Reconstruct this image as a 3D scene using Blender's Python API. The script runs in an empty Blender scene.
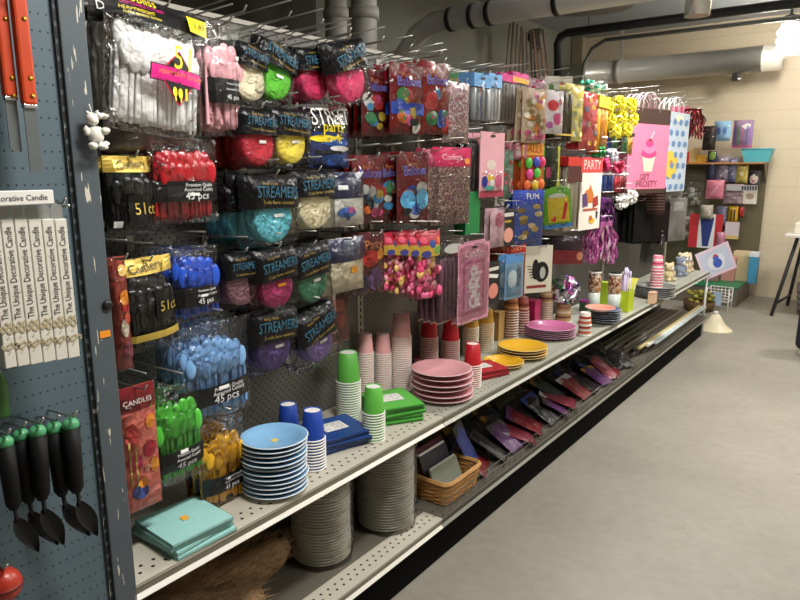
import bpy, bmesh, math, random
from mathutils import Vector, Matrix, noise
R = random.Random(7)
PI = math.pi
scn = bpy.context.scene
COL = scn.collection

# ------------------------------------------------------------------ camera
F, YH, VX = 650.0, 169.0, 897.0
CAM = Vector((1.51, 0.0, 1.39))
pit = math.atan((300 - YH) / F)
yaw = math.atan((VX - 400) / math.hypot(F, 300 - YH))
FW = Vector((-math.sin(yaw) * math.cos(pit), math.cos(yaw) * math.cos(pit), -math.sin(pit)))
RT = Vector((math.cos(yaw), math.sin(yaw), 0))
UP = RT.cross(FW)
cam = bpy.data.cameras.new('camera')
cam.sensor_width = 36; cam.lens = 36 * F / 800; cam.clip_start = .02; cam.clip_end = 60
co = bpy.data.objects.new('camera', cam); COL.objects.link(co)
m = Matrix((RT, UP, -FW)).transposed().to_4x4(); m.translation = CAM
co.matrix_world = m
scn.camera = co

def ray(px, py): return FW + RT * ((px - 400) / F) - UP * ((py - 300) / F)
def onx(px, py, x): r = ray(px, py); return CAM + r * ((x - CAM.x) / r.x)
def ony(px, py, y): r = ray(px, py); return CAM + r * ((y - CAM.y) / r.y)
def onz(px, py, z): r = ray(px, py); return CAM + r * ((z - CAM.z) / r.z)
def mpp(p): return (Vector(p) - CAM).dot(FW) / F          # metres per pixel at a point

# ------------------------------------------------------------------ materials
def lin(c):
    c = c / 255.0
    return c / 12.92 if c <= .04045 else ((c + .055) / 1.055) ** 2.4
def rgb(c): return (lin(c[0]), lin(c[1]), lin(c[2]), 1)
MATS = {}
def mat(c, rough=.5, metal=0.0, var=.10, scale=18.0, bump=0.0, bscale=60.0, coat=0.0, spec=.5):
    key = (tuple(c), rough, metal, var, scale, bump, bscale, coat, spec)
    if key in MATS: return MATS[key]
    m = bpy.data.materials.new('surface'); m.use_nodes = True
    nt = m.node_tree; b = nt.nodes['Principled BSDF']
    b.inputs['Roughness'].default_value = rough; b.inputs['Metallic'].default_value = metal
    b.inputs['Coat Weight'].default_value = coat; b.inputs['Specular IOR Level'].default_value = spec
    tc = nt.nodes.new('ShaderNodeTexCoord')
    nz = nt.nodes.new('ShaderNodeTexNoise'); nz.inputs['Scale'].default_value = scale; nz.inputs['Detail'].default_value = 3
    nt.links.new(tc.outputs['Object'], nz.inputs['Vector'])
    mx = nt.nodes.new('ShaderNodeMix'); mx.data_type = 'RGBA'
    base = rgb(c)
    mx.inputs[6].default_value = tuple(max(0, v * (1 - var)) for v in base[:3]) + (1,)
    mx.inputs[7].default_value = tuple(min(1, v * (1 + var)) for v in base[:3]) + (1,)
    nt.links.new(nz.outputs['Fac'], mx.inputs[0]); nt.links.new(mx.outputs[2], b.inputs['Base Color'])
    if bump:
        n2 = nt.nodes.new('ShaderNodeTexNoise'); n2.inputs['Scale'].default_value = bscale; n2.inputs['Detail'].default_value = 2
        nt.links.new(tc.outputs['Object'], n2.inputs['Vector'])
        bp = nt.nodes.new('ShaderNodeBump'); bp.inputs['Strength'].default_value = bump; bp.inputs['Distance'].default_value = .01
        nt.links.new(n2.outputs['Fac'], bp.inputs['Height']); nt.links.new(bp.outputs['Normal'], b.inputs['Normal'])
    MATS[key] = m
    return m
def film_mat(fac=.10, tint=(255, 255, 255), bump=.9):
    fac *= .35
    key = ('film', fac, tint, bump)
    if key in MATS: return MATS[key]
    m = bpy.data.materials.new('clear_film'); m.use_nodes = True
    nt = m.node_tree; nt.nodes.remove(nt.nodes['Principled BSDF'])
    out = nt.nodes['Material Output']
    tr = nt.nodes.new('ShaderNodeBsdfTransparent'); tr.inputs[0].default_value = rgb(tint)
    gl = nt.nodes.new('ShaderNodeBsdfGlossy'); gl.inputs['Roughness'].default_value = .09
    tc = nt.nodes.new('ShaderNodeTexCoord')
    nz = nt.nodes.new('ShaderNodeTexNoise'); nz.inputs['Scale'].default_value = 30; nz.inputs['Detail'].default_value = 3
    nz.inputs['Distortion'].default_value = 1.2
    bp = nt.nodes.new('ShaderNodeBump'); bp.inputs['Strength'].default_value = bump; bp.inputs['Distance'].default_value = .012
    fr = nt.nodes.new('ShaderNodeFresnel'); fr.inputs['IOR'].default_value = 1.24
    ad = nt.nodes.new('ShaderNodeMath'); ad.operation = 'ADD'; ad.inputs[1].default_value = fac; ad.use_clamp = True
    mx = nt.nodes.new('ShaderNodeMixShader')
    L = nt.links.new
    L(tc.outputs['Object'], nz.inputs['Vector']); L(nz.outputs['Fac'], bp.inputs['Height'])
    L(bp.outputs['Normal'], gl.inputs['Normal']); L(bp.outputs['Normal'], fr.inputs['Normal'])
    L(fr.outputs[0], ad.inputs[0]); L(ad.outputs[0], mx.inputs[0]); L(tr.outputs[0], mx.inputs[1]); L(gl.outputs[0], mx.inputs[2])
    L(mx.outputs[0], out.inputs['Surface'])
    MATS[key] = m
    return m
def speckle_mat(cols, scale=160, rough=.35, metal=0.0, key2=''):
    key = ('speck', tuple(cols), scale, rough, metal)
    if key in MATS: return MATS[key]
    m = bpy.data.materials.new('speckled'); m.use_nodes = True
    nt = m.node_tree; b = nt.nodes['Principled BSDF']; b.inputs['Roughness'].default_value = rough; b.inputs['Metallic'].default_value = metal
    tc = nt.nodes.new('ShaderNodeTexCoord'); vo = nt.nodes.new('ShaderNodeTexVoronoi'); vo.inputs['Scale'].default_value = scale
    sp = nt.nodes.new('ShaderNodeSeparateColor'); cr = nt.nodes.new('ShaderNodeValToRGB'); cr.color_ramp.interpolation = 'CONSTANT'
    el = cr.color_ramp.elements
    el[0].color = rgb(cols[0]); el[0].position = 0
    el[1].color = rgb(cols[1]); el[1].position = 1.0 / len(cols)
    for i in range(2, len(cols)):
        e = el.new(i / len(cols)); e.color = rgb(cols[i])
    bp = nt.nodes.new('ShaderNodeBump'); bp.inputs['Strength'].default_value = .5; bp.inputs['Distance'].default_value = .006
    L = nt.links.new
    L(tc.outputs['Object'], vo.inputs['Vector']); L(vo.outputs['Color'], sp.inputs[0]); L(sp.outputs[0], cr.inputs[0])
    L(cr.outputs[0], b.inputs['Base Color']); L(sp.outputs[1], bp.inputs['Height']); L(bp.outputs['Normal'], b.inputs['Normal'])
    MATS[key] = m
    return m
def M_(c):            # accept a colour or a material
    return c if isinstance(c, bpy.types.Material) else mat(c)

def nodes_of(name):
    m = bpy.data.materials.new(name); m.use_nodes = True
    nt = m.node_tree
    return m, nt, nt.nodes['Principled BSDF']
def mth(nt, op, a, b=None, c=None):
    n = nt.nodes.new('ShaderNodeMath'); n.operation = op
    for i, v in enumerate((a, b, c)):
        if v is None: continue
        if isinstance(v, (int, float)): n.inputs[i].default_value = v
        else: nt.links.new(v, n.inputs[i])
    return n.outputs[0]
def hole_mat(name, c, hole, u, v, pu, pv, r, ou=0, ov=0, stagger=False, gate=None, rough=.45, grime=(60, 55, 48), gam=.25, wear=None):
    """painted metal with a lattice of round holes; u, v are the object axes of the lattice"""
    m, nt, b = nodes_of(name); L = nt.links.new
    b.inputs['Roughness'].default_value = rough
    tc = nt.nodes.new('ShaderNodeTexCoord'); sx = nt.nodes.new('ShaderNodeSeparateXYZ'); L(tc.outputs['Object'], sx.inputs[0])
    U = mth(nt, 'DIVIDE', mth(nt, 'ADD', sx.outputs[u], ou), pu); V = mth(nt, 'DIVIDE', mth(nt, 'ADD', sx.outputs[v], ov), pv)
    if stagger:
        fl = mth(nt, 'FLOOR', V); U = mth(nt, 'ADD', U, mth(nt, 'MULTIPLY', mth(nt, 'MODULO', mth(nt, 'ABSOLUTE', fl), 2.0), .5))
    du = mth(nt, 'MULTIPLY', mth(nt, 'SUBTRACT', mth(nt, 'FRACT', U), .5), pu); dv = mth(nt, 'MULTIPLY', mth(nt, 'SUBTRACT', mth(nt, 'FRACT', V), .5), pv)
    d = mth(nt, 'SQRT', mth(nt, 'ADD', mth(nt, 'MULTIPLY', du, du), mth(nt, 'MULTIPLY', dv, dv)))
    h = mth(nt, 'LESS_THAN', d, r)
    if gate:
        ax, lo, hi = gate
        h = mth(nt, 'MULTIPLY', h, mth(nt, 'MULTIPLY', mth(nt, 'GREATER_THAN', sx.outputs[ax], lo), mth(nt, 'LESS_THAN', sx.outputs[ax], hi)))
    nz = nt.nodes.new('ShaderNodeTexNoise'); nz.inputs['Scale'].default_value = 5; nz.inputs['Detail'].default_value = 5; L(tc.outputs['Object'], nz.inputs['Vector'])
    g = nt.nodes.new('ShaderNodeMix'); g.data_type = 'RGBA'; g.inputs[6].default_value = rgb(c); g.inputs[7].default_value = rgb(grime)
    L(mth(nt, 'MULTIPLY', nz.outputs['Fac'], gam), g.inputs[0])
    last = g.outputs[2]
    if wear:
        n2 = nt.nodes.new('ShaderNodeTexNoise'); n2.inputs['Scale'].default_value = 9; n2.inputs['Detail'].default_value = 7; mp = nt.nodes.new('ShaderNodeMapping'); mp.inputs['Scale'].default_value = (6, 14, 1.6); L(tc.outputs['Object'], mp.inputs['Vector']); L(mp.outputs[0], n2.inputs['Vector'])
        w = nt.nodes.new('ShaderNodeMix'); w.data_type = 'RGBA'; L(last, w.inputs[6]); w.inputs[7].default_value = rgb(wear)
        L(mth(nt, 'GREATER_THAN', n2.outputs['Fac'], .665), w.inputs[0]); last = w.outputs[2]
    x = nt.nodes.new('ShaderNodeMix'); x.data_type = 'RGBA'; L(h, x.inputs[0]); L(last, x.inputs[6]); x.inputs[7].default_value = rgb(hole)
    L(x.outputs[2], b.inputs['Base Color'])
    return m
def emit_mat(c, s):
    m = bpy.data.materials.new('lit'); m.use_nodes = True
    b = m.node_tree.nodes['Principled BSDF']; b.inputs['Emission Color'].default_value = rgb(c); b.inputs['Emission Strength'].default_value = s
    b.inputs['Base Color'].default_value = rgb(c)
    return m

FILM = film_mat(.07)
WIRE = mat((196, 194, 188), .28, .9, .05)
BLACK = mat((16, 16, 18), .4, 0, .2)
WHITE = mat((238, 236, 230), .5)
STICK = mat((250, 250, 246), .6, 0, .03)
SILVER = mat((205, 206, 208), .25, .9, .1)

# ------------------------------------------------------------------ mesh collector
class MB:
    def __init__(s): s.v = []; s.f = []; s.mi = []; s.ms = []; s.sm = []
    def mid(s, m):
        m = M_(m)
        if m not in s.ms: s.ms.append(m)
        return s.ms.index(m)
    def add(s, vs, fs, m, smooth=False):
        o = len(s.v); k = s.mid(m)
        s.v += [tuple(v) for v in vs]
        for f in fs: s.f.append(tuple(i + o for i in f)); s.mi.append(k); s.sm.append(smooth)
        return s
    def box(s, a, b, m, T=None):
        x0, y0, z0 = a; x1, y1, z1 = b
        vs = [Vector(p) for p in ((x0, y0, z0), (x1, y0, z0), (x1, y1, z0), (x0, y1, z0), (x0, y0, z1), (x1, y0, z1), (x1, y1, z1), (x0, y1, z1))]
        if T: vs = [T @ v for v in vs]
        return s.add(vs, [(0, 3, 2, 1), (4, 5, 6, 7), (0, 1, 5, 4), (1, 2, 6, 5), (2, 3, 7, 6), (3, 0, 4, 7)], m)
    def bbox(s, a, b, m, r=.003, T=None, seg=2):
        bm = bmesh.new(); bmesh.ops.create_cube(bm, size=1)
        a = Vector(a); b = Vector(b); c = (a + b) / 2; d = b - a
        for v in bm.verts: v.co = Vector((v.co.x * d.x, v.co.y * d.y, v.co.z * d.z)) + c
        bmesh.ops.bevel(bm, geom=list(bm.edges), offset=r, segments=seg, affect='EDGES', profile=.5)
        bm.verts.index_update()
        vs = [T @ v.co if T else v.co.copy() for v in bm.verts]; fs = [[v.index for v in f.verts] for f in bm.faces]
        bm.free(); return s.add(vs, fs, m)
    def lathe(s, prof, m, n=24, T=None, smooth=True, axis='z', caps=True):
        vs = []; fs = []
        for (r, z) in prof:
            for k in range(n):
                a = 2 * PI * k / n
                p = Vector((r * math.cos(a), r * math.sin(a), z))
                if axis == 'x': p = Vector((z, r * math.cos(a), r * math.sin(a)))
                vs.append(T @ p if T else p)
        for i in range(len(prof) - 1):
            for k in range(n):
                k2 = (k + 1) % n
                fs.append((i * n + k, i * n + k2, (i + 1) * n + k2, (i + 1) * n + k))
        if caps and prof[0][0] > 1e-6: fs.append(tuple(range(n - 1, -1, -1)))
        if caps and prof[-1][0] > 1e-6: fs.append(tuple((len(prof) - 1) * n + k for k in range(n)))
        return s.add(vs, fs, m, smooth)
    def tube(s, pts, r, m, n=8, caps=True, taper=None):
        pts = [Vector(p) for p in pts]; vs = []; fs = []
        up = None
        for i, p in enumerate(pts):
            t = (pts[min(i + 1, len(pts) - 1)] - pts[max(i - 1, 0)]).normalized()
            if up is None: up = t.orthogonal().normalized()
            up = (up - t * up.dot(t))
            if up.length < 1e-5: up = t.orthogonal()
            up.normalize(); sd = t.cross(up)
            rr = r if taper is None else r * taper[i]
            for k in range(n):
                a = 2 * PI * k / n; vs.append(p + (up * math.cos(a) + sd * math.sin(a)) * rr)
        for i in range(len(pts) - 1):
            for k in range(n):
                k2 = (k + 1) % n; fs.append((i * n + k, i * n + k2, (i + 1) * n + k2, (i + 1) * n + k))
        if caps:
            fs.append(tuple(range(n - 1, -1, -1))); fs.append(tuple((len(pts) - 1) * n + k for k in range(n)))
        return s.add(vs, fs, m, True)
    def ball(s, c, r, m, n=12, k=8):
        if not hasattr(r, '__len__'): r = (r, r, r)
        vs = []; fs = []
        for i in range(k + 1):
            a = PI * i / k
            for j in range(n):
                b = 2 * PI * j / n
                vs.append((c[0] + r[0] * math.sin(a) * math.cos(b), c[1] + r[1] * math.sin(a) * math.sin(b), c[2] + r[2] * math.cos(a)))
        for i in range(k):
            for j in range(n):
                j2 = (j + 1) % n; fs.append((i * n + j, (i + 1) * n + j, (i + 1) * n + j2, i * n + j2))
        return s.add(vs, fs, m, True)
    def build(s, name, parent=None, loc=None, rot=None):
        me = bpy.data.meshes.new(name)
        me.from_pydata(s.v, [], s.f)
        for mm in s.ms: me.materials.append(mm)
        me.polygons.foreach_set('material_index', s.mi)
        me.polygons.foreach_set('use_smooth', s.sm)
        me.update()
        o = bpy.data.objects.new(name, me); COL.objects.link(o)
        if parent: o.parent = parent
        if loc is not None: o.location = loc
        if rot is not None: o.rotation_euler = rot
        return o

LAB = {}
def tag(o, label, cat, group=None, kind=None):
    if label: o['label'] = label
    if cat: o['category'] = cat
    if group: o['group'] = group
    if kind: o['kind'] = kind
    if label: LAB.setdefault(label, []).append(o)
    return o
def empty(name, loc, rot=(0, 0, 0)):
    o = bpy.data.objects.new(name, None); o.empty_display_size = .05
    COL.objects.link(o); o.location = loc; o.rotation_euler = rot
    return o
def struct(o): o['kind'] = 'structure'; return o
KIDS = {}
def dup(o, loc, rot=None):
    c = o.copy(); COL.objects.link(c); c.location = loc
    if rot is not None: c.rotation_euler = rot
    if 'label' in c: del c['label']
    for ch in o.children:
        d = ch.copy(); COL.objects.link(d); d.parent = c
        for g in ch.children:
            e = g.copy(); COL.objects.link(e); e.parent = d
    return c
ORD = ['frontmost', 'second', 'third', 'fourth', 'fifth', 'sixth', 'seventh', 'eighth', 'ninth', 'tenth', 'eleventh', 'twelfth', 'thirteenth', 'fourteenth', 'fifteenth', 'sixteenth', 'seventeenth', 'eighteenth', 'nineteenth', 'twentieth', 'twenty-first', 'twenty-second', 'twenty-third', 'twenty-fourth', 'twenty-fifth', 'twenty-sixth', 'twenty-seventh', 'twenty-eighth', 'twenty-ninth', 'thirtieth', 'thirty-first', 'thirty-second', 'thirty-third', 'thirty-fourth']

# ------------------------------------------------------------------ lettering
TXT = {}
def text_mesh(s):
    if s in TXT: return TXT[s]
    cu = bpy.data.curves.new('lettering', 'FONT'); cu.body = s; cu.align_x = 'CENTER'; cu.align_y = 'CENTER'; cu.resolution_u = 2; cu.size = 1
    o = bpy.data.objects.new('lettering', cu); COL.objects.link(o)
    dg = bpy.context.evaluated_depsgraph_get(); dg.update()
    me = bpy.data.meshes.new_from_object(o.evaluated_get(dg))
    r = ([tuple(v.co) for v in me.vertices], [tuple(p.vertices) for p in me.polygons])
    bpy.data.objects.remove(o); bpy.data.meshes.remove(me); bpy.data.curves.remove(cu)
    xs = [v[0] for v in r[0]] or [0]
    TXT[s] = (r[0], r[1], max(xs) - min(xs))
    return TXT[s]

# ------------------------------------------------------------------ front designs on a surface
# local frame of hanging goods: +x towards the aisle, +y along the shelf (reading direction), +z up; origin at the top centre
class Face:
    """maps (u,v), u in -.5...5, v in 0..-1, onto a bulged front"""
    def __init__(s, w, h, T=0.0, x0=0.0, edge=.0, wr=0.0, seed=0, pw=(2.6, 4)):
        s.pw = pw; s.w = w; s.h = h; s.T = T; s.x0 = x0; s.wr = wr; s.seed = seed
    def x(s, u, v):
        a = min(1, abs(2 * u)); b = min(1, abs(2 * v + 1))
        k = s.x0 + s.T * (1 - a ** s.pw[0]) * (1 - b ** s.pw[1])
        if s.wr: k += s.wr * noise.noise(Vector((u * 5, v * 6, s.seed * 3.7))) * (1 - a ** 6) * (1 - b ** 6)
        return k
    def p(s, u, v, e=0.0): return (s.x(u, v) + e, u * s.w, v * s.h)
def shape(mb, fc, sh, e):
    k = sh[0]
    if k == 'r':
        _, u0, v0, u1, v1, c = sh; n, q = 6, 4
        vs = [fc.p(u0 + (u1 - u0) * i / n, v0 + (v1 - v0) * j / q, e) for j in range(q + 1) for i in range(n + 1)]
        fs = [(j * (n + 1) + i, j * (n + 1) + i + 1, (j + 1) * (n + 1) + i + 1, (j + 1) * (n + 1) + i) for j in range(q) for i in range(n)]
        if v1 > v0: pass
        mb.add(vs, [tuple(reversed(f)) for f in fs] if v1 < v0 else fs, c)
    elif k == 'e':
        _, cu, cv, ru, rv, c = sh; n = 16
        vs = [fc.p(cu, cv, e)]
        for q in (.5, 1):
            for i in range(n):
                a = 2 * PI * i / n; vs.append(fc.p(cu + ru * q * math.cos(a), cv + rv * q * math.sin(a), e))
        fs = [(0, 1 + i, 1 + (i + 1) % n) for i in range(n)] + [(1 + i, 1 + n + i, 1 + n + (i + 1) % n, 1 + (i + 1) % n) for i in range(n)]
        mb.add(vs, fs, c)
    elif k == 'p':
        _, pts, c = sh
        cu = sum(p[0] for p in pts) / len(pts); cv = sum(p[1] for p in pts) / len(pts); n = len(pts)
        vs = [fc.p(cu, cv, e)] + [fc.p(a, b, e) for a, b in pts]
        mb.add(vs, [(0, 1 + i, 1 + (i + 1) % n) for i in range(n)], c)
    elif k == 't':
        _, s, cu, cv, size, c = sh[:6]                     # size = fraction of the width the word takes
        tilt = sh[6] if len(sh) > 6 else 0; hs = sh[7] if len(sh) > 7 else 1.0
        v2, f2, W = text_mesh(s); W = W or 1
        e += fc.T * .12; k2 = size * fc.w / W; ca, sa = math.cos(tilt), math.sin(tilt)
        vs = []
        for (a, b, _) in v2:
            a *= k2; b *= k2 * hs
            vs.append(fc.p(cu + (a * ca - b * sa) / fc.w, cv + (a * sa + b * ca) / fc.h, e))
        mb.add(vs, f2, c)
def prints(root, fc, groups, e0=.0008, st=.00012):
    """groups: list of (part_name, shapes[, child groups])"""
    for i, g in enumerate(groups):
        mb = MB(); 
        for j, sh in enumerate(g[1]): shape(mb, fc, sh, e0 + .0007 * i + st * j)
        o = mb.build(g[0], root)
        if len(g) > 2:
            for k, (n2, shs) in enumerate(g[2]):
                m2 = MB()
                for j, sh in enumerate(shs): shape(m2, fc, sh, e0 + .0007 * (i + 1) + .0003 * k + .00012 * j + .0004 + (st > .0002) * .009)
                m2.build(n2, o)
def pillow(mb, w, h, T, m, wr=.003, seed=1, nu=10, nv=12, both=True, top=0.0, pw=(2.6, 4)):
    f = Face(w, h, T, .0005, wr=wr, seed=seed, pw=pw); g = Face(w, h, T, .0005, wr=wr, seed=seed + 5, pw=pw)
    vs = []; fs = []
    for s, fa in ((1, f), (-1, g)):
        for j in range(nv + 1):
            for i in range(nu + 1):
                p = fa.p(-.5 + i / nu, -j / nv); vs.append((p[0] * s, p[1], p[2] + 0))
    N = (nu + 1) * (nv + 1)
    for j in range(nv):
        for i in range(nu):
            a, b, c, d = j * (nu + 1) + i, j * (nu + 1) + i + 1, (j + 1) * (nu + 1) + i + 1, (j + 1) * (nu + 1) + i
            fs.append((d, c, b, a)); fs.append((N + a, N + b, N + c, N + d))
    mb.add(vs, fs, m, True)
    return f
def sticker(c=(250, 250, 246), u=.15, v=-.6, s=.09, hw=.6): return ('price_sticker', [('r', u - s, v, u + s, v - s * hw, mat(c, .6, 0, .03))])

# ---------- kinds of hanging goods: every builder gets (root, w, h)
def b_cutlery(col, lab_v=(-.62, -.82), header=None, words=True, T=.022, stick=(.05, -.64), kinds=7, filmf=.09):
    def f(root, w, h):
        cm = mat(col, .22, 0, .08, coat=.3)
        mb = MB(); r = random.Random(str(col))
        n = max(6, int(w / .0085))
        for layer in range(2):
            for i in range(n):
                y = (-.40 + .80 * i / (n - 1)) * w + r.uniform(-.002, .002); x = -.008 + .010 * layer + r.uniform(-.003, .003)
                zt = -h * r.uniform(.30, .42); zb = -h * r.uniform(.90, .95); a = r.uniform(-.04, .04)
                T0 = Matrix.Translation((x, y, 0)) @ Matrix.Rotation(a, 4, 'X')
                mb.bbox((-.003, -.0042, zb), (.003, .0042, zt), cm, .0016, T0, 1)
        mb.bbox((-.013, -.38 * w, -h * .93), (-.004, .38 * w, -h * .36), cm, .004, None, 1)
        k = max(3, int(w / .024))
        for layer in range(2):
            for i in range(k):
                y = (-.36 + .72 * (i + .5 * layer) / (k - .4)) * w; y = max(-.40 * w + .006, min(.40 * w - .006, y)); zt = -h * (.30 + .12 * layer + r.uniform(-.03, .03))
                mb.ball((.004 + .006 * layer, y, zt), (.008, min(.0165, w * .16), .028), cm, 12, 8)
        mb.build('cutlery', root)
        pb = MB(); fc = pillow(pb, w, h, T, film_mat(filmf), .006, sum(col) % 17); pb.build('clear_bag', root)
        if lab_v:
            v0, v1 = lab_v; d = v0 - v1; wt = mat((235, 235, 235), .6)
            prints(root, fc, [('label', [('r', -.47, v0, .47, v1, BLACK)],
                               [('lettering', [('t', 'Premium Quality', .12, v0 - d * .20, .42, wt), ('t', 'Assorted Cutlery', .12, v0 - d * .42, .46, wt), ('t', '45 pcs', .08, v0 - d * .74, .34, wt)])]),
                              sticker((250, 250, 246), stick[0], stick[1], .07, .5)])
        if header: prints(root, fc, header, .003, .0009 if len(header) > 1 and header[1][0] == 'printed_badge' else .00012)
    return f
CY = mat((44, 100, 124), .5); YE = mat((150, 126, 46), .5); GR = mat((70, 170, 90), .5)
def b_streamer(col, word='STREAMERS', hv=.5, tilt=0.0, disc=.42, depth=.045, hcol=(14, 14, 17), tc=None, stick=None, cols2=None):
    def f(root, w, h):
        rm = mat(col, .75, 0, .10, 40, .25, 160)
        Rr = min(disc * w * 1.05, (1 - hv) * h * .66)
        mb = MB(); cz = -h + Rr * 1.06
        prof = [(0, depth * .47), (.10 * Rr, depth * .47), (.12 * Rr, depth * .5), (.6 * Rr, depth * .53), (.93 * Rr, depth * .5), (Rr, depth * .42), (Rr, -depth * .42), (.93 * Rr, -depth * .5), (.3 * Rr, -depth * .5)]
        mb.lathe(prof, rm, 26, Matrix.Translation((0, 0, cz)), True, 'x')
        o = mb.build('paper_roll', root)
        if stick:
            fc0 = Face(w, h, 0, depth * .55); prints(root, fc0, [sticker(stick, .08, cz / h + .06, .09, .55)])
        pb = MB(); pillow(pb, w * 1.06, h * 1.03, depth * .66, film_mat(.05), .003, (sum(col) + len(word)) % 13, 14, 16, pw=(12, 24)); pb.build('clear_bag', root)
        hb = MB(); hm = mat(hcol, .32, 0, .3, 30, .5, 60, spec=.35)
        fa = Face(w * 1.07, h, depth * .74, .003, wr=.005, seed=sum(col) % 9, pw=(10, 14))
        nu, nv = 10, 6
        for sgn in (1, -1):
            vs = []
            for j in range(nv + 1):
                for i in range(nu + 1):
                    p = fa.p(-.5 + i / nu, -.02 - hv * j / nv); vs.append((p[0] * sgn, p[1], p[2]))
            fs = [(j * (nu + 1) + i, j * (nu + 1) + i + 1, (j + 1) * (nu + 1) + i + 1, (j + 1) * (nu + 1) + i) for j in range(nv) for i in range(nu)]
            hb.add(vs, [tuple(reversed(q)) for q in fs] if sgn > 0 else fs, hm, True)
        ho = hb.build('header_card', root)
        t = MB(); e = .0022; c1 = tc or CY
        shape(t, fa, ('t', 'Party Time', -.14, -.02 - hv * .24, .26, YE, tilt), e)
        shape(t, fa, ('t', word, 0, -.02 - hv * .52, .72, c1, tilt, 1.5), e)
        shape(t, fa, ('t', '2 rolls flame resistant', 0, -.02 - hv * .82, .55, YE, tilt), e)
        t.build('lettering', ho)
    return f
def b_pouch(col, groups, T=.006, wr=.004, rough=.25, film=True, m=None, seed=1):
    def f(root, w, h):
        mb = MB(); fc = pillow(mb, w, h, T, m or mat(col, rough, 0, .18, 25, .25, 40), wr, seed); mb.build('pouch', root)
        prints(root, fc, groups, .0008 + wr * .35)
        if film:
            p2 = MB(); pillow(p2, w * 1.03, h * 1.01, T + .007, FILM, wr * 1.5, seed + 2); p2.build('clear_bag', root)
    return f
def b_card(col, groups, t=.0015, blister=None, m=None, film=False):
    def f(root, w, h):
        mb = MB(); cm = m or mat(col, .45, 0, .06)
        hh = .012
        mb.box((-t, -w / 2, -h), (t, w / 2, 0), cm); mb.build('backing_card', root)
        prints(root, Face(w, h, 0, t), groups)
        if blister:
            u0, v0, u1, v1, T = blister
            b = MB(); pw, ph = (u1 - u0) * w, (v0 - v1) * h
            fc = Face(pw, ph, T); n = 8; vs = []
            for j in range(n + 1):
                for i in range(n + 1):
                    p = fc.p(-.5 + i / n, -j / n); vs.append((p[0] + t + .001, p[1] + (u0 + u1) / 2 * w, p[2] + v0 * h))
            b.add(vs, [(j * (n + 1) + i, (j + 1) * (n + 1) + i, (j + 1) * (n + 1) + i + 1, j * (n + 1) + i + 1) for j in range(n) for i in range(n)], FILM, True)
            b.build('blister', root)
        if film:
            p2 = MB(); pillow(p2, w * 1.05, h * 1.02, .006, FILM, .004, 4); p2.build('clear_bag', root)
    return f
def b_rods(col, n=6, head=None, hv=.18, r=None, card=None, groups=(), tip=None, film=True):
    """a row of long candles / sticks in a clear sleeve under a header card"""
    def f(root, w, h):
        mb = MB(); rr = r or w / n * .42; rm = mat(col, .35, 0, .12)
        for i in range(n):
            y = (-.5 + (i + .5) / n) * w
            mb.tube([(0, y, -h * .985), (0, y, -h * (hv + .04)), (0, y, -h * hv)], rr, rm, 8, True, [1, 1, .3])
        mb.build('candles' if not tip else 'sticks', root)
        if card:
            c = MB(); c.box((-rr - .002, -w / 2, -h), (-rr - .0005, w / 2, 0), M_(card)); c.build('backing_card', root)
        if tip:
            t = MB(); t.bbox((-rr * 1.4, -w * .52, -h), (rr * 1.4, w * .52, -h * .55), M_(tip), .002); t.build('sleeve', root)
        if head:
            hd = MB(); hd.box((-rr - .001, -w / 2, -h * hv), (rr + .001, w / 2, 0), M_(head)); ho = hd.build('header_card', root)
        prints(root, Face(w, h, 0, rr + .002), groups)
        if film:
            p2 = MB(); pillow(p2, w * 1.08, h * 1.01, rr + .003, FILM, .003, 3); p2.build('clear_bag', root)
    return f
def ribbon_loops(mb, c, rad, m, n=14, width=.012, seed=0, up=(1, 0, 0)):
    r = random.Random(seed)
    for i in range(n):
        d = Vector((r.uniform(-.15, 1), r.uniform(-1, 1), r.uniform(-1, 1))).normalized()
        s = d.orthogonal().normalized(); s = Matrix.Rotation(r.uniform(0, 6), 3, d) @ s; q = d.cross(s)
        vs = []; K = 9
        for k in range(K):
            a = k / (K - 1); ang = PI * a
            p = Vector(c) + d * rad * math.sin(ang) ** .8 + q * rad * .32 * math.cos(ang) * math.sin(ang)
            vs += [p + s * width * .5, p - s * width * .5]
        mb.add(vs, [(2 * k, 2 * k + 1, 2 * k + 3, 2 * k + 2) for k in range(K - 1)], m, True)
def b_bow(col, n=18, rough=.3, metal=0.0):
    def f(root, w, h):
        mb = MB(); ribbon_loops(mb, (0, 0, -h * .5), h * .5, mat(col, .6, 0, .08, spec=.3), n, w * .16, sum(col)); mb.build('ribbon_loops', root)
        b = MB(); b.box((-.012, -w * .12, -h * .55), (-.01, w * .12, 0), WHITE); b.build('hang_tab', root)
    return f
def b_tassel(cols, n=26, strand=.006):
    def f(root, w, h):
        mb = MB(); r = random.Random(len(cols) + n)
        for i in range(n):
            y = r.uniform(-.5, .5) * w; x = r.uniform(-.02, .02); L = h * r.uniform(.75, 1); ph = r.uniform(0, 6); K = 9
            vs = []
            for k in range(K):
                z = -.02 - (L - .02) * k / (K - 1); dy = .006 * math.sin(ph + k * 1.3); a = ph + k * .7
                vs += [(x + strand * .5 * math.sin(a), y * (.5 + .5 * min(1, k / 3)) + dy + strand * .5 * math.cos(a), z), (x - strand * .5 * math.sin(a), y * (.5 + .5 * min(1, k / 3)) + dy - strand * .5 * math.cos(a), z)]
            mb.add(vs, [(2 * k, 2 * k + 1, 2 * k + 3, 2 * k + 2) for k in range(K - 1)], mat(cols[i % len(cols)], .22, .5, .1))
        mb.build('foil_strands', root)
        b = MB(); b.bbox((-.01, -w * .3, -.03), (.01, w * .3, 0), mat(cols[0], .3, .4)); b.build('top_band', root)
    return f
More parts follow.
